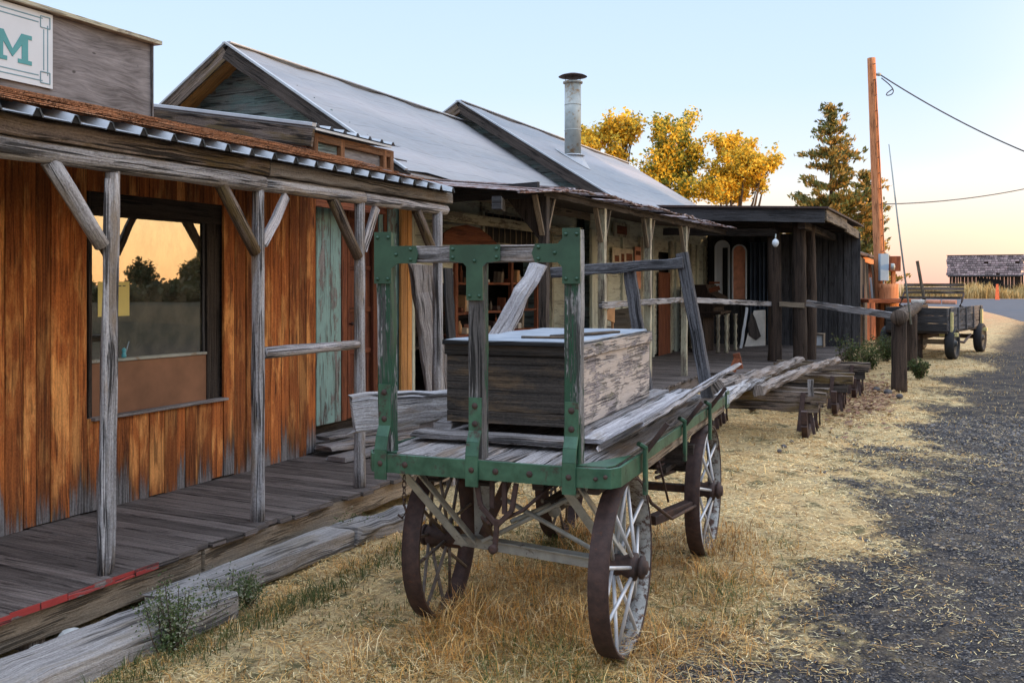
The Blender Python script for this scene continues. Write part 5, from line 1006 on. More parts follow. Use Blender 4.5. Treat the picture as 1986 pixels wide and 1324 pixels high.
# running gear
def bar(nm, p0, p1, w, h, mat, up=(0, 0, 1), par=None):
    mb = MB(); mb.beam(p0, p1, w, h, up, ch=.002); return part(mb, nm, G[mat], wg, par)
az = R-.01
bar('axle', (-1.0, .19, az), (-.06, .0, az), .045, .045, 'greypaint'); bar('axle', (-.88, 1.737, az), (-.06, 1.737, az), .045, .045, 'rustdark')
bar('axle_flange', (-.86, .14, az+.03), (-.16, .0, az+.03), .06, .008, 'greypaint')
for x0, x1, y in ((-1.02, -.84, -.13), (-.26, -.12, -.16)):
    bar('brace', (x0, y-.12, PB-.01), (x1, .02, az+.02), .038, .010, 'greypaint', (0, -1, 0)); bar('brace', (x0+.055, y-.08, PB-.01), (x1+.04, .06, az+.03), .010, .038, 'greypaint', (0, -1, 0))
bar('hanger', (-.82, .18, PB), (-.80, .16, az), .09, .015, 'greypaint', (0, -1, 0)); bar('hanger', (-.12, .12, PB), (-.12, .1, az+.02), .05, .012, 'greypaint', (0, -1, 0))
bar('hanger', (-.62, .05, PB-.04), (-.78, .10, az+.05), .045, .012, 'rustdark', (0, -1, 0))
# tie rods: an X between the hangers
for p0, p1 in (((-.74, .0, az+.05), (-.30, .06, .66)), ((-.66, .04, .62), (-.14, -.02, az+.04)), ((-.56, .3, .56), (-.38, .3, .56)), ((-.62, .05, az+.14), (-.48, .2, .57)), ((-.46, .2, .57), (-.2, .5, .70))):
    mb = MB(); mb.tube([p0, p1], .011, 7); part(mb, 'tie_rod', G['greypaint'], wg)
mb = MB(); mb.lathe((-.43, .12, .565), (0, -1, 0), [(.002, 0), (.03, 0), (.03, .02), (.002, .02)], 8); part(mb, 'rod_plate', G['greypaint'], wg)
# hanging tongue bracket
mb = MB(); y = YF+.02
for p0, p1 in (((-.62, y, PB), (-.60, y, .67)), ((-.60, y, .67), (-.53, y, .60)), ((-.44, y, PB), (-.46, y, .66)), ((-.46, y, .66), (-.52, y, .60)), ((-.525, y, .62), (-.535, y, .50)), ((-.56, y+.03, PB), (-.56, y+.03, .66)), ((-.50, y+.02, PB), (-.50, y+.02, .64))): mb.beam(p0, p1, .022, .014, (0, -1, 0), ch=.003)
mb.tube([(-.30, y+.1, PB), (-.42, y+.02, .66), (-.52, y, .61)], .008, 6); mb.lathe((-.535, y-.01, .50), (0, -1, 0), [(.008, 0), (.020, .0), (.020, .02), (.008, .02)], 10); part(mb, 'tongue_bracket', G['rust'], wg)
mb = MB(); mb.beam((-.60, y+.05, .60), (-.74, .1, az+.05), .05, .012, (0, -1, 0)); part(mb, 'tongue_strap', G['rustdark'], wg)
# chain
mb = MB(); c = V(-.98, YF+.06, PB-.01)
for k in range(5):
    q = c+V(.0, 0, -.026*k); ring = [q+V(.009*math.cos(t_), 0, .017*math.sin(t_)-.015) if k % 2 else q+V(0, .009*math.cos(t_), .017*math.sin(t_)-.015) for t_ in [6.2832*i/10 for i in range(11)]]; mb.tube(ring, .0028, 5)
mb.tube([c+V(0, 0, -.13), c+V(.01, 0, -.16), c+V(-.01, 0, -.19), c+V(-.03, 0, -.175)], .005, 6); part(mb, 'chain', G['rustdark'], wg)
# rear running gear
for p0, p1, w, h in (((-.9, 1.5, .62), (-.05, 1.5, .62), .10, .12), ((-.48, .2, .56), (-.48, 2.0, .56), .07, .06), ((-.85, 1.737, .5), (-.1, 1.737, .5), .06, .05), ((-.20, 1.3, .55), (-.20, 1.95, .55), .05, .03), ((-.8, 1.3, .55), (-.8, 1.95, .55), .05, .03)): bar('bolster', p0, p1, w, h, 'darkwood')
for x in (-.12, -.36, -.60, -.84):
    mb = MB(); mb.beam((x, YF+.06, PB+.0), (x, YR-.03, PB+.0), .05, .06, (0, 0, 1)); part(mb, 'sill_beam', G['darkwood'], wg)
mb = MB(); prev = None
for x, y0 in ((-.22, 1.35), (-.78, 1.35)):
    for k in range(4): mb.tube([(x, y0-.10+.09*k*0, .52+.03*k), (x, y0+.4, .47+.03*k*1.1), (x, y0+.8-.09*k*0, .52+.03*k)], .010, 6)
part(mb, 'leaf_spring', G['rustdark'], wg)
mb = MB(); mb.tube([(-.15, .35, PB), (-.10, .62, .52), (-.08, 1.0, .36), (-.02, 1.35, .36)], .009, 6); mb.tube([(.0, .35, PB), (.0, .55, .55)], .006, 6); mb.beam((-.20, 1.05, .33), (-.06, 1.35, .36), .06, .05, (0, 0, 1)); part(mb, 'brake_gear', G['rustdark'], wg)

# ---------------------------------------------------------------- load on the wagon
BX0, BX1, BY0, BY1, BZ0, BZ1 = -.975, -.315, .12, 1.50, .945, 1.325
bx = Thing('wooden_chest', 'long grey wooden chest with pale peeling side and metal topped lid on the wagon', 'chest', ((BX0+BX1)/2, .8, BZ0), 'W')
mb = MB(); zz0 = BZ0
for z0, z1 in ((BZ0, BZ0+.055), (BZ0+.058, BZ1-.065)): mb.prism([(BX0, BY0, z0), (BX1, BY0, z0), (BX1, BY0, z1), (BX0, BY0, z1)], (0, .02, 0), uvax=(1, 0, 0))
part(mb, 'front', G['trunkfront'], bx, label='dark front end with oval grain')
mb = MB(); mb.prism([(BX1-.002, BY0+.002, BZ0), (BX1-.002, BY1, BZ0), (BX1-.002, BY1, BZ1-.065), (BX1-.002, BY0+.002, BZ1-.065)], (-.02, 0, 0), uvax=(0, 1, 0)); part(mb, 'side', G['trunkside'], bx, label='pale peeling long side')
mb = MB(); mb.prism([(BX0, BY0+.02, BZ0), (BX0, BY1, BZ0), (BX0, BY1, BZ1-.065), (BX0, BY0+.02, BZ1-.065)], (.02, 0, 0)); mb.prism([(BX0+.02, BY1, BZ0), (BX1-.02, BY1, BZ0), (BX1-.02, BY1, BZ1-.065), (BX0+.02, BY1, BZ1-.065)], (0, -.02, 0)); mb.prism([(BX0+.02, BY0+.02, BZ0), (BX1-.02, BY0+.02, BZ0), (BX1-.02, BY1-.02, BZ0), (BX0+.02, BY1-.02, BZ0)], (0, 0, .02)); part(mb, 'case', G['trunkfront'], bx)
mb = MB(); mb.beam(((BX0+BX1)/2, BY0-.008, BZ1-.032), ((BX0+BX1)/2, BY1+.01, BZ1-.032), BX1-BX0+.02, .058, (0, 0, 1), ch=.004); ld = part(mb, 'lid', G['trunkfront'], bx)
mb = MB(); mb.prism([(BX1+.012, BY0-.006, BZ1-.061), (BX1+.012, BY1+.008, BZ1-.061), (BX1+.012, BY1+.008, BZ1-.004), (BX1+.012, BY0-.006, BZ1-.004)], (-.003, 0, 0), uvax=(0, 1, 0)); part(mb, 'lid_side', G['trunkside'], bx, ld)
mb = MB(); mb.beam(((BX0+BX1)/2-.01, BY0-.014, BZ1+.002), ((BX0+BX1)/2-.01, BY1, BZ1+.002), BX1-BX0-.01, .010, (0, 0, 1), ch=.003, jit=.002); part(mb, 'lid_top', G['trunktop'], bx, ld)
bd = [((-1.08, .02, .90), (-.28, -.02, .905), .12, .028, 'greywood', 'grey board across the wagon bed in front of the chest'),
      ((-1.0, .12, .922), (-.97, 1.9, .922), .10, .03, 'greywood', 'grey board lying under the left edge of the chest'),
      ((-.33, .10, .922), (-.35, 1.95, .922), .10, .03, 'greywood', 'grey board lying under the right edge of the chest'),
      ((-.23, .02, .905), (-.20, 2.0, .93), .12, .026, 'silver', 'silver grey board on the bed just right of the chest')]
for p0, p1, w, h, m_, lab in bd:
    mb = MB(); mb.beam(p0, p1, w, h, (0, 0, 1), ch=.005, jit=.002, endj=.02); single(mb, 'loose_board', lab, 'board', G[m_], (p0[0], p0[1], p0[2]-h/2), 'W', group='boards loaded on the wagon')
mb = MB(); mb.beam((-.075, -.07, .945), (-.02, 2.52, 1.02), .235, .028, (-.60, 0, 1), ch=.006, jit=.002, endj=.05, w1=.18); single(mb, 'loose_plank', 'long pale grey plank tilted along the near side rail of the wagon', 'board', G['silver'], (-.1, 0, .88), 'W', group='boards loaded on the wagon')
for y_ in (.05, .88, 1.62): mb = MB(); mb.beam((XR+.035, y_, PZ+.0), (XR+.135, y_, PZ+.135), .022, .010, (0, 1, 0)); part(mb, 'side_bracket', G['rustdark'], wg)
mb = MB(); mb.beam((-1.62, .28, .925), (-.98, .75, .975), .20, .19, (0, 0, 1), ch=.02, jit=.009, endj=.04, h1=.13); single(mb, 'timber_slab', 'thick cracked grey timber jutting out over the left side of the wagon', 'timber', G['greylog'], (-1.3, .5, .87), 'W')
p0 = w2f(DP(925, 725, 6.1), 'W'); p1 = w2f(DP(1046, 514, 6.35), 'W'); mb = MB(); mb.beam(p0, p1, .135, .07, (0, -1, .2), ch=.02, jit=.010, endj=.03, w1=.10); single(mb, 'leaning_timber', 'bleached silver timber leaning diagonally behind the chest', 'timber', G['silver'], p0, 'W')
mb = MB(); mb.beam((BX0-.012, BY0-.022, BZ1-.004), (BX1+.012, BY0-.022, BZ1-.004), .012, .018, (0, 0, 1), jit=.002); part(mb, 'lid_lip', G['black'], bx, ld)
# sledge-like strips on the lid
mb = MB(); mb.beam((-.55, .45, BZ1+.016), (-.38, 1.0, BZ1+.016), .05, .012, (0, 0, 1)); mb.beam((-.68, .35, BZ1+.014), (-.45, .38, BZ1+.014), .03, .012, (0, 0, 1)); single(mb, 'lath_piece', 'thin dark laths lying on the chest lid', 'board', G['trunkfront'], (-.5, .5, BZ1), 'W')
G['oldlog'] = wood('brown_grey_log', (.10, .08, .07), (.36, .31, .285), (.20, .15, .12), .45, .95, .15, 1.0)
G['postrail'] = wood('dark_rail_wood', (.04, .027, .02), (.17, .12, .09), None, 0, .9, .15, .9)
# ================================================================ hitching rail
hp = [GP(1744, 757, 0), GP(1766, 718, 0), GP(1779, 694, 0)]
hr = Thing('hitching_rail', 'dark log hitching rail on three stout posts beside the straw verge', 'fence', (hp[0][0], hp[0][1], 0))
for i, p in enumerate(hp): mb = MB(); mb.log((p[0], p[1], -.05), (p[0], p[1], 1.04), .115, .108, n=14, jit=.03); part(mb, 'post', G['postdark'], hr)
mb = MB(); d = V(hp[2])-V(hp[0]); mb.log(V(hp[0])+V(0, -.22, 1.10), V(hp[2])+V(0, .3, 1.10), .115, .105, n=14, jit=.03, seg=30); part(mb, 'rail', G['postrail'], hr)
mb = MB(); a = V(hp[0])+V(-.08, 0, 1.12); q = GP(1575, 588, 1.2); b = SP(1565, 588, 17.0); mb.beam(a, b, .05, .10, (0, 0, 1), jit=.004)
single(mb, 'rail_board', 'long thin grey rail running from the hitching rail to the porch posts', 'rail', G['greywood'], (b[0], b[1], 1.1))
# porch rails
mb = MB(); a = TP(1165, 592, TPp+.06); b = TP(1325, 581, TPp+.06); mb.beam(a, b, .04, .075, (0, 0, 1), jit=.002); single(mb, 'porch_rail', 'grey rail along the square porch posts behind the rear rack', 'rail', G['greylog'], (a[0], (a[1]+b[1])/2, 1.2))
a = V(b); b = V(GP(1503, 700, ZD)); b.z = 1.24; mb = MB(); mb.beam(a+V(0, .06, 0), b+V(-.06, -.12, 0), .04, .08, (0, 0, 1), jit=.002); single(mb, 'porch_rail', 'grey rail across the organ to the first thick dark post', 'rail', G['greylog'], (b[0]-.5, b[1]-.5, 1.2))
c_ = V(GP(1562, 702, ZD)); c_.z = 1.22; mb = MB(); mb.beam(b+V(.1, -.14, 0), c_+V(.0, -.14, 0), .04, .09, (0, 0, 1), jit=.002); single(mb, 'porch_rail', 'short pale rail between the two nearest thick dark posts', 'rail', G['tan'], (c_.x-.3, c_.y, 1.2))
# ---------------------------------------------------------------- bob sleds and log pile
def sled(o, lab, n=0):
    """two plank beams across, iron curved runners"""
    th = Thing('bob_sled', lab, 'sled', (o[0], o[1], 0), 'W', group='old bob sleds in the straw'); c = V(o[0], o[1], 0)
    for dy, z in ((0, .30), (.45, .30)): mb = MB(); mb.beam(c+V(-1.1, dy, z), c+V(.18, dy, z), .09, .085, (0, 0, 1), jit=.004, endj=.02); part(mb, 'crossbeam', G['darkwood' if n else 'brownbeam'], th)
    for dy, z in ((.02, .41), (.47, .41)): mb = MB(); mb.beam(c+V(-1.05, dy, z), c+V(.25, dy, z), .11, .10, (0, 0, 1), jit=.004, endj=.02); part(mb, 'bolster', G['brownbeam'], th)
    for x in (-.95, .05):
        mb = MB(); R_ = [(x, -.32, .30), (x, -.30, .17), (x, -.20, .06), (x, 0, .03), (x, .95, .03)]
        for p, q in zip(R_[:-1], R_[1:]): mb.beam(c+V(p), c+V(q), .06, .09 if q[2] < .1 else .05, (0, 0, 1) if abs(q[1]-p[1]) > .08 else (0, 1, 0))
        rn = part(mb, 'runner', G['rust'], th)
        for dy in (0, .45): mb = MB(); mb.beam(c+V(x, dy, .05), c+V(x, dy, .40), .04, .015, (0, 1, 0)); mb.beam(c+V(x+.08, dy-.05, .03), c+V(x+.02, dy, .36), .035, .010, (0, 1, 0)); mb.tube([c+V(x+.10, dy+.16-.17*math.cos(q_), .19+.17*math.sin(q_)) for q_ in [k_*.3-.9 for k_ in range(14)]], .010, 6); part(mb, 'runner_strut', G['rust'], th, rn)
    mb = MB(); mb.beam(c+V(-.02, -.1, .06), c+V(.02, -.05, .46), .05, .012, (0, 1, 0)); part(mb, 'iron_strap', G['rust'], th); return th
o1 = w2f(GP(1552, 845, 0)[:0] or (lambda w: w)(DP(1555, 845, 1.6*F/295)), 'W'); sled((o1[0], o1[1]), 'nearer old sled with brown beams and rusty iron runners right behind the wagon', 0)
o2 = w2f(DP(1612, 800, 1.6*F/250), 'W'); sled((o2[0], o2[1]), 'middle old sled with a curved rusty runner behind the nearer one', 1)
o3 = w2f(DP(1650, 770, 1.6*F/220), 'W'); sled((o3[0], o3[1]), 'farthest old rusty sled nearest the hitching post', 1)
def wl_(u0, v0, z0, u1, v1, z1, r0, r1, lab, mat='oldlog', jit=.12, n=10):
    a = w2f(DP(u0, v0, (H-z0)*F/(v0-HV)), 'W'); b = w2f(DP(u1, v1, (H-z1)*F/(v1-HV)), 'W'); mb = MB(); mb.log(a, b, r0, r1, n=n, jit=jit, bend=.04, flat=.8, smooth=False); single(mb, 'weathered_log', lab, 'log', G[mat], (a[0], a[1], min(a[2], b[2])), 'W', group='weathered logs on the sleds')
wl_(1392, 752, .56, 1553, 697, .58, .085, .05, 'knotty silver grey log, left of the two lying on the sleds', jit=.21)
wl_(1468, 757, .52, 1622, 698, .56, .07, .058, 'straighter silver grey log, right of the two lying on the sleds', jit=.15)
wl_(1378, 790, .50, 1500, 722, .54, .09, .05, 'short rough grey log just behind the wagon rear corner', 'greylog', .16)
mb = MB(); a = w2f(DP(1573, 768, 8.7), 'W'); b = w2f(DP(1572, 736, 8.7), 'W'); mb.beam(a, b, .05, .04, (0, -1, 0), jit=.003); single(mb, 'peg', 'small pale upright peg standing on the nearer sled', 'peg', G['greywood'], a, 'W')
for i, (u, v, w) in enumerate(((1420, 700, 20), (1435, 695, -12))):
    a = w2f(DP(u, v+20, 11.5), 'W'); b = w2f(DP(u+w*.6, v-10, 11.5), 'W'); mb = MB(); mb.beam(a, b, .08, .03, (0, -1, 0)); single(mb, 'plank_end', ['left brown plank end sticking up behind the knotty log', 'right brown plank end sticking up behind the knotty log'][i], 'board', G['redbrown'], a, 'W')
for i, (u, v, r) in enumerate(((1520, 868, .03), (1512, 876, .025), (1535, 858, .025), (1745, 772, .05), (1722, 765, .06), (1700, 758, .05))):
    p = GP(u, v, 0); stone((p[0], p[1], -.01), r, ['dark stone at the foot of the nearer sled', 'small dark stone nearest the camera by the sled', 'dark stone closest to the sled strut', 'stone at the foot of the hitching post', 'grey stone left of the hitching post', 'grey stone farthest left of the hitching post'][i], grp='stones by the sleds and hitching post', mat='greystone' if 'greystone' in G else 'rim')
# ---------------------------------------------------------------- dark farm cart (frame C)
ct = Thing('farm_cart', 'dark wooden farm cart with bench seat and black rubber tyres by the drive', 'cart', (-.8, 1.5, 0), 'C')
def tyre(x, y, side, lab=None, R_=.335):
    c = V(x, y, R_); ax = (side, 0, 0); mb = MB(); mb.lathe(c, ax, [(R_-.10, -.17), (R_-.03, -.185), (R_, -.16), (R_+.002, -.09), (R_, -.02), (R_-.03, .005), (R_-.10, -.01), (R_-.11, -.09)], 30, closed=True); w_ = part(mb, 'tyre', G['rubber'], ct)
    mb = MB(); mb.lathe(c, ax, [(R_-.09, -.14), (R_-.095, -.02), (R_-.12, -.04), (.10, -.06), (.06, -.02), (.05, .01), (.004, .015)], 20); part(mb, 'rim', G['rim'], ct, w_)
for x, y, s in ((0, 0, 1), (-1.5, 0, -1), (0, 2.9, 1), (-1.5, 2.9, -1)): tyre(x, y, s)
for y in (0, 2.9): mb = MB(); mb.beam((-1.4, y, .36), (-.1, y, .36), .09, .10, (0, 0, 1)); part(mb, 'axle', G['tan'], ct)
mb = MB(); mb.beam((-.75, -.3, .45), (-.75, 3.4, .45), .10, .10, (0, 0, 1)); mb.tube([(-.3, .3, .40), (-.1, 1.2, .30), (-.2, 2.4, .42)], .03, 6); part(mb, 'reach', G['rust'], ct)
mb = MB(); mb.prism([(-1.35, -.35, .55), (-.12, -.35, .55), (-.12, 3.3, .55), (-1.35, 3.3, .55)], (0, 0, .05)); part(mb, 'floor', G['darkwood'], ct)
for x in (-.12, -1.35):
    mb = MB()
    for k in range(3): mb.beam((x, -.35, .68+.165*k), (x, 3.3, .68+.165*k), .03, .16, (0, 0, 1), jit=.003)
    for k in range(5): mb.beam((x+.03*(1 if x > -1 else -1), -.2+.8*k, .58), (x+.03*(1 if x > -1 else -1), -.2+.8*k, 1.08), .05, .03, (1, 0, 0))
    part(mb, 'side_board', G['rackdark'] if x > -1 else G['darkwood'], ct)
mb = MB()
for k in range(3): mb.beam((-1.35, -.37, .68+.165*k), (-.12, -.37, .68+.165*k), .03, .16, (0, 0, 1), jit=.003)
part(mb, 'end_board', G['blackwood'], ct)
for y in (-.18, 2.95): mb = MB(); mb.beam((-.06, y, .52), (-.06, y, 1.0), .09, .05, (1, 0, 0)); mb.beam((-.3, y, .53), (.06, y, .53), .10, .08, (0, 0, 1)); part(mb, 'bolster_stake', G['yellowpaint'], ct)
mb = MB(); mb.beam((-1.5, 1.5, 1.28), (-.2, 1.5, 1.28), .36, .05, (0, 0, 1)); bs = part(mb, 'bench_seat', G['darkwood'], ct)
mb = MB()
for k in range(3): mb.beam((-1.5, 1.72, 1.40+.085*k), (-.2, 1.72, 1.40+.085*k), .03, .07, (0, 0, 1))
part(mb, 'backrest', G['brownbeam'], ct, bs)
for x in (-.2, -1.5): mb = MB(); mb.tube([(x, 1.7, 1.38), (x, 1.5, 1.20), (x, 1.3, 1.10), (x, 1.7, 1.06)], .022, 6); part(mb, 'seat_spring', G['rust'], ct, bs)
mb = MB(); mb.beam(w2f(DP(1794, 590, 22.6), 'C'), w2f(DP(1779, 506, 22.6), 'C'), .07, .03, (0, -1, 0)); part(mb, 'brake_lever', G['tan'], ct)
for i in range(3): mb = MB(); mb.beam((-1.2+.33*i, 1.2, 1.19), (-.92+.33*i, 1.2, 1.19), .16, .09, (0, 0, 1), ch=.02); single(mb, 'sack', ['pale folded sack, left of three under the cart bench', 'salmon folded sack, middle of three under the cart bench', 'salmon folded sack, right of three under the cart bench'][i], 'sack', G['cloth' if i == 0 else 'posterred'], (-1.06+.33*i, 1.2, 1.15), 'C', group='sacks on the cart')
# ---------------------------------------------------------------- utility pole, cables, meter box, whip
YP = 26.5; a, b = DP(1713, 590, YP), DP(1690, 113, YP); up = Thing('utility_pole', 'tall orange brown wooden utility pole leaning slightly', 'pole', (a[0], YP, 0), '0')
mb = MB(); mb.log((a[0], YP, -.2), (b[0], YP, b[2]), .165, .105, n=16, jit=.02, seg=30); part(mb, 'pole', G['polewood'], up)
mb = MB()
for k in range(16): z = 1.2+k*.42; x = a[0]+(b[0]-a[0])*(z/b[2]); mb.beam((x+.0, YP-.19+.004*k, z), (x+.05, YP-.19+.004*k, z+.02), .03, .02, (0, 0, 1))
mb.beam((a[0]+.03, YP-.195, .9), (b[0]+.06, YP-.125, b[2]-.6), .02, .016, (0, -1, 0)); part(mb, 'staples', G['rustdark'], up)
mb = MB(); mb.lathe(V(b)+V(.14, -.05, -.45), (1, 0, 0), [(.03, -.05), (.04, 0), (.05, .06), (.03, .1)], 10); part(mb, 'insulator', G['galv'], up)
mb = MB(); q = V(b)+V(.2, -.05, -.45); mb.tube([q+V(.05+.30*t-.0*t, 0, -.1-.30*t)+V(.16*math.sin(6.28*t)+.10*math.sin(3.14*t), 0, -.30*math.sin(3.14*t)) for t in [k/24 for k in range(25)]], .016, 5); part(mb, 'cable_loop', G['wire'], up)
def cable(p0, p1, sag, r, lab):
    p0, p1 = V(p0), V(p1); mb = MB(); mb.tube([p0.lerp(p1, k/40)-V(0, 0, sag*4*(k/40)*(1-k/40)) for k in range(41)], r, 5); single(mb, 'cable', lab, 'cable', G['wire'], p0, '0', group='overhead cables')
cable(q, (22.5, 24.5, 3.6), 1.35, .02, 'upper overhead cable falling from the top of the utility pole to the right')
q2 = DP(1715, 396, YP); cable(q2, DP(2300, 262, 31), .5, .016, 'lower overhead cable rising to the right from mid height of the pole')
mb_ = DP(1712, 545, YP-.35); th = Thing('meter_box', 'pale blue grey electric meter box on the foot of the utility pole', 'meter box', (mb_[0], mb_[1], 1.5), '0'); mb = MB(); p0, p1 = DP(1708, 544, YP-.30), DP(1721, 492, YP-.30); mb.beam(((p0[0]+p1[0])/2, YP-.27, p0[2]), ((p0[0]+p1[0])/2, YP-.27, p1[2]), p1[0]-p0[0]+.06, .14, (0, -1, 0), ch=.015); part(mb, 'case', G['blue'], th)
mb = MB(); mb.lathe(((p0[0]+p1[0])/2+.17, YP-.33, 2.05), (1, -.3, 0), [(.002, 0), (.09, .0), (.09, .08), (.07, .10), (.002, .11)], 14); part(mb, 'meter', G['galv'], th)
mb = MB(); mb.tube([((p0[0]+p1[0])/2, YP-.27, 1.7), ((p0[0]+p1[0])/2, YP-.27, 0)], .03, 8); part(mb, 'conduit', G['galv'], th)
p0, p1 = DP(1745, 588, YP+1.2), DP(1722, 497, YP+1.2); th = Thing('notice_board', 'small dark wooden box on a post right of the utility pole', 'box', (DP(1737, 0, YP+1)[0], YP+1, 0), '0'); mb = MB(); a_, b_ = DP(1722, 526, YP+1), DP(1743, 497, YP+1); mb.beam(((a_[0]+b_[0])/2, YP+1, a_[2]), ((a_[0]+b_[0])/2, YP+1, b_[2]), b_[0]-a_[0], .3, (0, -1, 0)); part(mb, 'case', G['redbrown'], th); mb = MB(); mb.beam(((a_[0]+b_[0])/2, YP+1, 0), ((a_[0]+b_[0])/2, YP+1, a_[2]), .10, .10, (0, -1, 0)); part(mb, 'post', G['polewood'], th)
mb = MB(); a, b = DP(1762, 604, 15.2), DP(1724, 280, 15.2); mb.tube([V(a)-V(-.04, 0, .2), V(a).lerp(V(b), .5), b], [.016, .013, .008], 7); single(mb, 'whip_pole', 'thin grey whip pole leaning against the hitching rail', 'pole', G['galv'], a, '0')
mb = MB(); p = DP(1704, 578, YP-.1); mb.log((p[0]+.15, p[1]-.3, 0), (p[0]+.15, p[1]-.3, 1.6), .27, .25, n=16, jit=.02); single(mb, 'barrel', 'orange brown upright drum at the foot of the utility pole', 'barrel', G['polewood'], (p[0], p[1], 0), '0')
# ---------------------------------------------------------------- distant barn
bn = Thing('old_barn', 'weathered purple brown barn with sagging roof far across the road', 'barn', (0, 4, 0), 'N'); YB = 0
a = (-4.05,); b = (3.95,)
mb = MB(); x = a[0]+.3
while x < b[0]-.2: w = random.uniform(.25, .45); mb.beam((x+w/2, YB, 0), (x+w/2, YB, 2.75), w-.03, .06, (0, -1, 0)); x += w
part(mb, 'wall', G['postdark'], bn)
mb = MB(); n = 9; y0, y1 = -.5, 4.2
for k in range(n):
    f0, f1 = k/n, (k+1)/n; x = a[0]+random.uniform(-.12, .1)
    while x < b[0]:
        w = random.uniform(.25, .5)
        if random.random() > .025: mb.beam((x+w/2, y0+(y1-y0)*f0, 2.55+2.4*f0+.05*random.random()), (x+w/2, y0+(y1-y0)*f1+.15, 2.57+2.4*f1), w-.03, .05, (0, -.6, 1))
        x += w
rf = part(mb, 'roof', wood('barn_roof', (.07, .045, .045), (.24, .165, .16), (.30, .24, .20), .3, .4, .6, .5), bn)
mb = MB(); mb.beam((a[0]-.1, 4.2, 4.98), (b[0]+.1, 4.2, 4.98), .3, .06, (0, 0, 1)); part(mb, 'ridge_board', G['brownbeam'], bn, rf)
mb = MB()
for x in (a[0]+.35, b[0]-.45): mb.prism([(x, .1, 0), (x, 8, 0), (x, 8, 2.5), (x, 4.2, 4.8), (x, .1, 2.5)], (.1, 0, 0))
mb.prism([(a[0], 4.3, 4.9), (b[0], 4.3, 4.9), (b[0], 8.6, 2.4), (a[0], 8.6, 2.4)], (0, 0, .05)); part(mb, 'far_side', G['postdark'], bn)
mb = MB(); mb.prism([(-.7, -.08, 0), (1.8, -.08, 0), (1.8, -.08, 2.0), (-.7, -.08, 2.3)], (0, .02, 0)); part(mb, 'doorway', G['black'], bn)
mb = MB(); mb.beam((a[0]+.1, -.45, 2.50), (b[0]-.1, -.45, 2.50), .2, .16, (0, 0, 1)); part(mb, 'eave_beam', G['blackwood'], bn)
p = DP(1934, 577, 98); mk = Thing('marker_post', 'slim orange marker post in front of the far barn', 'marker', (p[0], p[1], 0), '0'); mb = MB(); mb.beam((p[0], p[1], 0), (p[0], p[1], 1.55), .45, .06, (0, -1, 0), w1=.22); part(mb, 'blade', G['orange'], mk)
# ---------------------------------------------------------------- trees
def leafmesh(name, cl, per, spread, size, cols, mat, flat=.9, dirs=None, aspect=.6):
    """leaf clusters: centres cl (n,3), 'per' leaves each"""
    n = len(cl)*per; c = np.repeat(cl, per, 0)+rng.normal(0, 1, (n, 3))*np.repeat(spread if np.ndim(spread) else np.full(len(cl), spread), per)[:, None]*np.array([1, 1, flat])
    u = rng.normal(0, 1, (n, 3)); u /= np.linalg.norm(u, axis=1)[:, None]
    if dirs is not None: u = u*.6+np.repeat(dirs, per, 0); u /= np.linalg.norm(u, axis=1)[:, None]
    w = np.cross(u, rng.normal(0, 1, (n, 3))); w /= np.linalg.norm(w, axis=1)[:, None]; s = size*rng.uniform(.6, 1.4, (n, 1))
    P = np.stack([c-u*s, c-w*s*aspect, c+u*s, c+w*s*aspect], 1); cc = np.array(cols)[np.repeat(rng.integers(0, len(cols), len(cl)), per)]
    mixc = np.array(cols)[rng.integers(0, len(cols), n)]; f = rng.uniform(0, 1, (n, 1)) < .35; cc = np.where(f, mixc, cc)*rng.uniform(.7, 1.25, (n, 1))
    return npmesh(name, P.reshape(-1, 3), np.arange(n*4).reshape(n, 4), cc, mat, 4)
def tree(name, lab, x, y, lobes, cols, trunk_h, per=14, size=.075, ncl=420, grp=None, spread=.12, shrink=1.0):
    """lobes: (dx, dz, rx, rz): limb tips with leaf clusters spread through them"""
    th = Thing(name, lab, 'tree', (x, y, 0), '0', grp); mb = MB(); mb.log((x, y, 0), (x, y, trunk_h), .22, .14, n=10, jit=.06)
    cl = []
    tot = sum(l[2]*l[3]*l[2] for l in lobes)
    for dx, dz, rx_, rz_ in lobes:
        dy = random.uniform(-1, 1)*rx_; tip = V(x+dx, y+dy, dz+rz_*.6); base = V(x, y, trunk_h*random.uniform(.6, 1)); mid = base.lerp(tip, .55)+V(dx*.15, 0, -.1)
        mb.tube([base, mid, tip], [.09, .05, .015], 6)
        k = int(ncl*(rx_*rx_*rz_)/tot)+6; q = rng.normal(0, 1, (k, 3)); q /= np.linalg.norm(q, axis=1)[:, None]; q *= (rng.random((k, 1))**.45)
        # ragged, upward reaching
        q[:, 2] += .25*np.abs(q[:, 2]); ct_ = q*np.array([rx_, rx_, rz_])*.76+np.array([x+dx, y+dy, dz]); cl.append(ct_)
        for _ in range(7):
            a_ = rng.uniform(0, 6.28); o_ = np.array([math.cos(a_)*rx_*.7, math.sin(a_)*rx_*.7, rz_*rng.uniform(-.1, .7)]); d_ = np.array([math.cos(a_)*rx_*.65, math.sin(a_)*rx_*.65, rz_*rng.uniform(.35, 1.0)])
            cl.append(np.array([x+dx, y+dy, dz])+o_+d_*np.linspace(0, 1, 6)[:, None])
        for _ in range(5):
            p = ct_[rng.integers(0, k)]; mb.tube([tip.lerp(base, .3), V(p)], [.02, .006], 4)
    cl = np.concatenate(cl); part(mb, 'trunk', G['bark'], th)
    me = leafmesh('crown', cl-np.array([[x, y, 0]]), per, spread, size, cols, G['leaf']); o = bpy.data.objects.new('crown', me); COL.objects.link(o); o.parent = th.o; return th
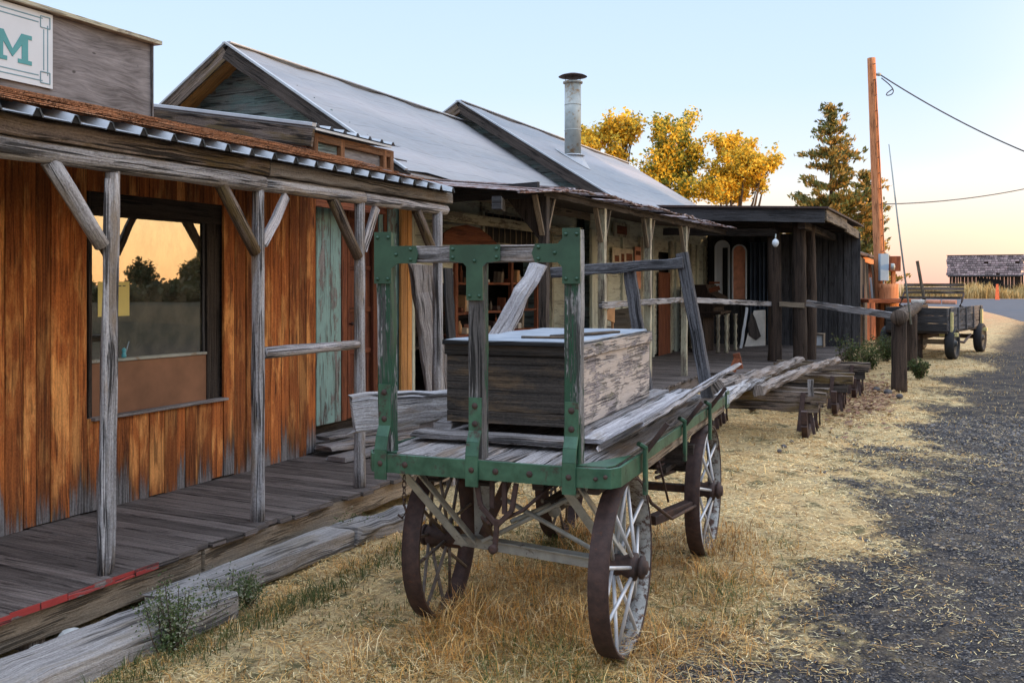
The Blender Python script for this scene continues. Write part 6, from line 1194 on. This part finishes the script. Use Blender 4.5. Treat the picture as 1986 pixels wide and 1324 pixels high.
yel = [(.88, .59, .06), (.92, .65, .08), (.82, .50, .04), (.60, .50, .08), (.90, .57, .06)]; yg = yel+[(.16, .20, .04), (.22, .24, .05), (.13, .17, .04)]
Yt = 43.
def tp_(u, v): p = DP(u, v, Yt); return p
def treepix(name, lab, uc, lobes, cols, **k):
    x = DP(uc, 0, Yt)[0]; L_ = []
    for u, v, ru, rv in lobes: p = DP(u, v, Yt); L_.append((p[0]-x, p[2], ru/F*Yt, rv/F*Yt))
    return tree(name, lab, x, Yt, L_, cols, 4.0, **k)
treepix('autumn_tree', 'yellow autumn tree right behind the stove pipe', 1185, [(1155, 272, 26, 22), (1185, 262, 26, 34), (1218, 262, 24, 30), (1195, 305, 26, 26), (1145, 290, 18, 18), (1228, 250, 12, 16)], yel+[(.30, .26, .06)], ncl=300, grp='yellow autumn trees')
treepix('autumn_tree', 'yellow green autumn tree in the middle of the roofline gap', 1310, [(1290, 300, 34, 50), (1325, 262, 22, 38), (1275, 262, 14, 28), (1318, 335, 40, 40), (1275, 345, 36, 40), (1345, 310, 26, 36), (1260, 365, 30, 28), (1330, 378, 36, 26)], yg, ncl=560, grp='yellow autumn trees')
treepix('autumn_tree', 'broad golden autumn tree left of the dark conifer', 1430, [(1410, 290, 22, 32), (1440, 330, 44, 40), (1400, 345, 40, 44), (1475, 325, 24, 20), (1425, 372, 52, 30), (1472, 360, 26, 20), (1440, 292, 22, 20), (1385, 378, 34, 24), (1490, 322, 14, 10)], yel+[(.30, .26, .05)], ncl=640, grp='yellow autumn trees')
def conifer(name, lab, x, y, h, rbase, seed, ntier=20, cols=((.15, .17, .05), (.26, .22, .06), (.46, .30, .07), (.11, .12, .045), (.56, .32, .08)), prof=None, z0=.8, detail=1.0):  # orange needle tones put low sunlight into the crown colour
    rs = np.random.default_rng(seed); th = Thing(name, lab, 'tree', (x, y, 0), '0'); mb = MB(); mb.log((x, y, 0), (x, y, h*.985), .19, .02, n=9, jit=.04); cl = []; dr_ = []
    for k in range(ntier):
        f = k/(ntier-1); z = z0+(h-z0)*f**.95; R_ = (rbase*(1-f)**.8+.16)*rs.uniform(.62, 1.15)
        nb = max(4, int(11*(1-f)+4))
        for b in range(nb):
            a = 6.2832*(b+rs.random())/nb; Lb = R_*rs.uniform(.5, 1.15); rise = Lb*rs.uniform(-.02, .42); z = z+rs.normal(0, .10)
            tip = np.array([math.cos(a)*Lb, math.sin(a)*Lb, z+rise]); mb.tube([(x, y, z-.05), (x+tip[0]*.6, y+tip[1]*.6, z+rise*.25-.05), (x+tip[0], y+tip[1], z+rise)], [.03, .02, .006], 4)
            m_ = max(6, int(Lb*10*detail))
            for j in range(m_):
                g = .28+.76*(j+rs.random())/m_; w_ = .09+.13*g; cl.append(tip*np.array([g, g, 0])+np.array([rs.normal(0, w_), rs.normal(0, w_), z+rise*g*g+rs.normal(0, .03)+.10*g])); dr_.append((math.cos(a)*.6, math.sin(a)*.6, .55))
    for j in range(14): cl.append(np.array([rs.normal(0, .06), rs.normal(0, .06), h-.7+.75*j/13])); dr_.append((0, 0, 1))
    part(mb, 'trunk', G['bark'], th); me = leafmesh('crown', np.array(cl), 14, .09, .11, cols, G['needle'], .6, np.array(dr_), .38); o = bpy.data.objects.new('crown', me); COL.objects.link(o); o.parent = th.o
Yc = 46.; p = DP(1612, 214, Yc); conifer('conifer', 'tall tiered dark green conifer left of the utility pole', p[0], Yc, p[2], 2.95, 5, 18)
p = DP(1686, 340, 48); conifer('conifer', 'shorter bushy conifer behind the utility pole', p[0]-.1, 48, p[2], 1.45, 8, 11)
# low shrubs by the posts
def shrub(name, lab, x, y, h, r, cols, n=60, size=.022, grp=None, stems=10, z=0, per=10):
    th = Thing(name, lab, 'plant', (x, y, z), '0', grp); mb = MB(); cl = []
    for k in range(stems):
        a = random.uniform(0, 6.28); q = random.random()**.6*r; tip = V(x+math.cos(a)*q, y+math.sin(a)*q, z+h*random.uniform(.55, 1)); mb.tube([(x+math.cos(a)*q*.2, y+math.sin(a)*q*.2, z), (x+math.cos(a)*q*.7, y+math.sin(a)*q*.7, z+(tip.z-z)*.5), tip], [.004, .003, .0015], 4)
        for j in range(n//stems): f = random.uniform(.15, 1); cl.append((math.cos(a)*q*f+random.gauss(0, r*.12), math.sin(a)*q*f+random.gauss(0, r*.12), (tip.z-z)*f))
    part(mb, 'stems', G['bark'], th); me = leafmesh('leaves', np.array(cl), per, r*.09+.008, size, cols, G['leaf']); o = bpy.data.objects.new('leaves', me); COL.objects.link(o); o.parent = th.o
gcol = [(.07, .10, .035), (.10, .13, .045), (.05, .075, .03), (.15, .15, .06)]
for i, (u, v, h, r) in enumerate(((1655, 722, .75, .30), (1688, 716, .55, .30), (1632, 690, 1.2, .22), (1718, 700, .6, .28), (1784, 735, .35, .15))):
    p = DP(u, v, 1.6*F/(v-HV)); shrub('shrub', ['dark green bush between the log pile and hitching rail', 'low green bush left of the nearest hitching post', 'tall thin weedy bush beside the far porch posts', 'green bush directly behind the nearest hitching post', 'small grey green bush at the foot of the second hitching post'][i], p[0], p[1], h, r*1.15, gcol, 150, .02, 'bushes by the hitching rail', 26)
for i, (u, v, h, r) in enumerate(((318, 1270, .16, .09), (352, 1240, .13, .09), (395, 1215, .11, .08), (440, 1190, .13, .10), (345, 1262, .22, .05), (480, 1170, .09, .09), (690, 1040, .10, .08))):
    p = DP(u, v, 1.6*F/(v-HV)); h *= 1.45; r *= 2.0; shrub('weed', ['leafy green weed leftmost beside the nearest timber', 'leafy green weed second from the left at the nearest timber', 'leafy weed in the middle of the row at the timber end', 'leafy weed at the end corner of the nearest timber', 'tall thin flowering weed rising over the timber edge', 'low weed just past the end of the nearest timber', 'low weed in front of the short split timber'][i], p[0], p[1], h, r, [(.10, .14, .05), (.14, .17, .07), (.07, .11, .04), (.34, .34, .24)], 170, .0065, 'weeds along the timbers', 9, 0, 8)
# reddish leaf litter left of the hitching post
n = 2400; Yv = rng.normal(13.9, 1.1, n); Xv = (rng.normal(1668, 42, n)-CU)/F*Yv; keep = Xv < (1735-CU)/F*Yv; Xv, Yv = Xv[keep], Yv[keep]; n = len(Xv); a = rng.uniform(0, 6.28, n); L = rng.uniform(.02, .05, n); P = np.zeros((n, 4, 3))
for i, (p, q) in enumerate(((-1, -.5), (1, -.5), (1, .5), (-1, .5))): P[:, i] = np.stack([Xv+np.cos(a)*L*p-np.sin(a)*L*q, Yv+np.sin(a)*L*p+np.cos(a)*L*q, rng.uniform(.003, .03, n)*rng.random(n)+.003+np.sin(a+p)*.008], -1)
me = npmesh('leaf_litter', P.reshape(-1, 3), np.arange(n*4).reshape(n, 4), pal(n, [(.24, .11, .06), (.17, .085, .05), (.34, .20, .10), (.42, .28, .14)]), G['straw'], 4); o = bpy.data.objects.new('leaf_litter', me); COL.objects.link(o); o['kind'] = 'stuff'; o['label'] = 'reddish brown leaf litter left of the hitching posts'; o['category'] = 'leaf litter'
# trees across the drive: mirrored in the window
def faraway(az, dist, h, r, lab, seed):
    x, y = math.sin(az)*dist, math.cos(az)*dist; rs = np.random.default_rng(seed); th = Thing('roadside_tree', lab, 'tree', (x, y, 0), '0', 'dark trees across the drive'); mb = MB(); mb.log((x, y, 0), (x, y, h*.6), .25, .1, n=8, jit=.05); part(mb, 'trunk', G['bark'], th)
    q = rs.normal(0, 1, (260, 3)); q /= np.linalg.norm(q, axis=1)[:, None]; q *= rs.random((260, 1))**.4; cl = q*np.array([r, r, h*.50])+np.array([0, 0, h*.50]); me = leafmesh('crown', cl, 14, r*.13, r*.10, [(.04, .06, .02), (.06, .08, .03), (.03, .045, .018)], G['leaf']); o = bpy.data.objects.new('crown', me); COL.objects.link(o); o.parent = th.o
R_ = math.radians
for i, (az, d, h, r) in enumerate(((61.0, 92, 5.2, 1.9), (62.4, 97, 4.0, 1.4), (65.0, 90, 3.9, 1.35), (68.5, 95, 2.6, 1.3))): faraway(R_(az), d, h, r, ['large dark tree across the drive mirrored at the window right edge', 'dark tree next to the large one across the drive', 'rounded dark tree across the drive mirrored mid window', 'small dark tree across the drive mirrored at the window left'][i], 20+i)
bank = MB(); pts_ = [(38, -60), (46, 18)]
# made-up bank out of view, added to keep low sun off the near ground
hx = np.linspace(0, 1, 50); prof = 8.0+.8*np.sin(hx*23)+.5*np.sin(hx*57); prof[-3:] *= np.array([.95, .7, .05]); vv_ = []; ff = []
for i in range(50):
    y = -90+103*hx[i]; vv_ += [(40, y, -.3), (46, y, prof[i]*.8), (50, y, prof[i]), (56, y, prof[i]*.7), (64, y, -.3)]
for i in range(49):
    for j in range(4): a = i*5+j; ff.append((a, a+5, a+6, a+1))
me = npmesh('shade_ridge', np.array(vv_, float), np.array(ff), np.ones((len(ff), 3)), plain('shade_ridge_earth', (.12, .10, .05), .95), 4); o = bpy.data.objects.new('shade_ridge', me); COL.objects.link(o); o['kind'] = 'structure'; me.polygons.foreach_set('use_smooth', [True]*len(ff))

n_ = 900; az = rng.uniform(R_(55), R_(76), n_); d_ = rng.uniform(84, 92, n_); cl = np.stack([np.sin(az)*d_-2, np.cos(az)*d_+6, rng.uniform(0, 1, n_)**1.5*(.7+.4*np.sin(az*60))], -1)  # unseen scrub, added to darken the horizon band mirrored in the window
me = leafmesh('added_hedge', cl, 10, .5, .42, [(.04, .055, .02), (.06, .07, .03), (.03, .04, .018)], G['leaf']); o = bpy.data.objects.new('added_hedge', me); COL.objects.link(o); o['kind'] = 'stuff'; o['label'] = 'added unseen scrub line that darkens the horizon mirrored in the window'; o['category'] = 'hedge'
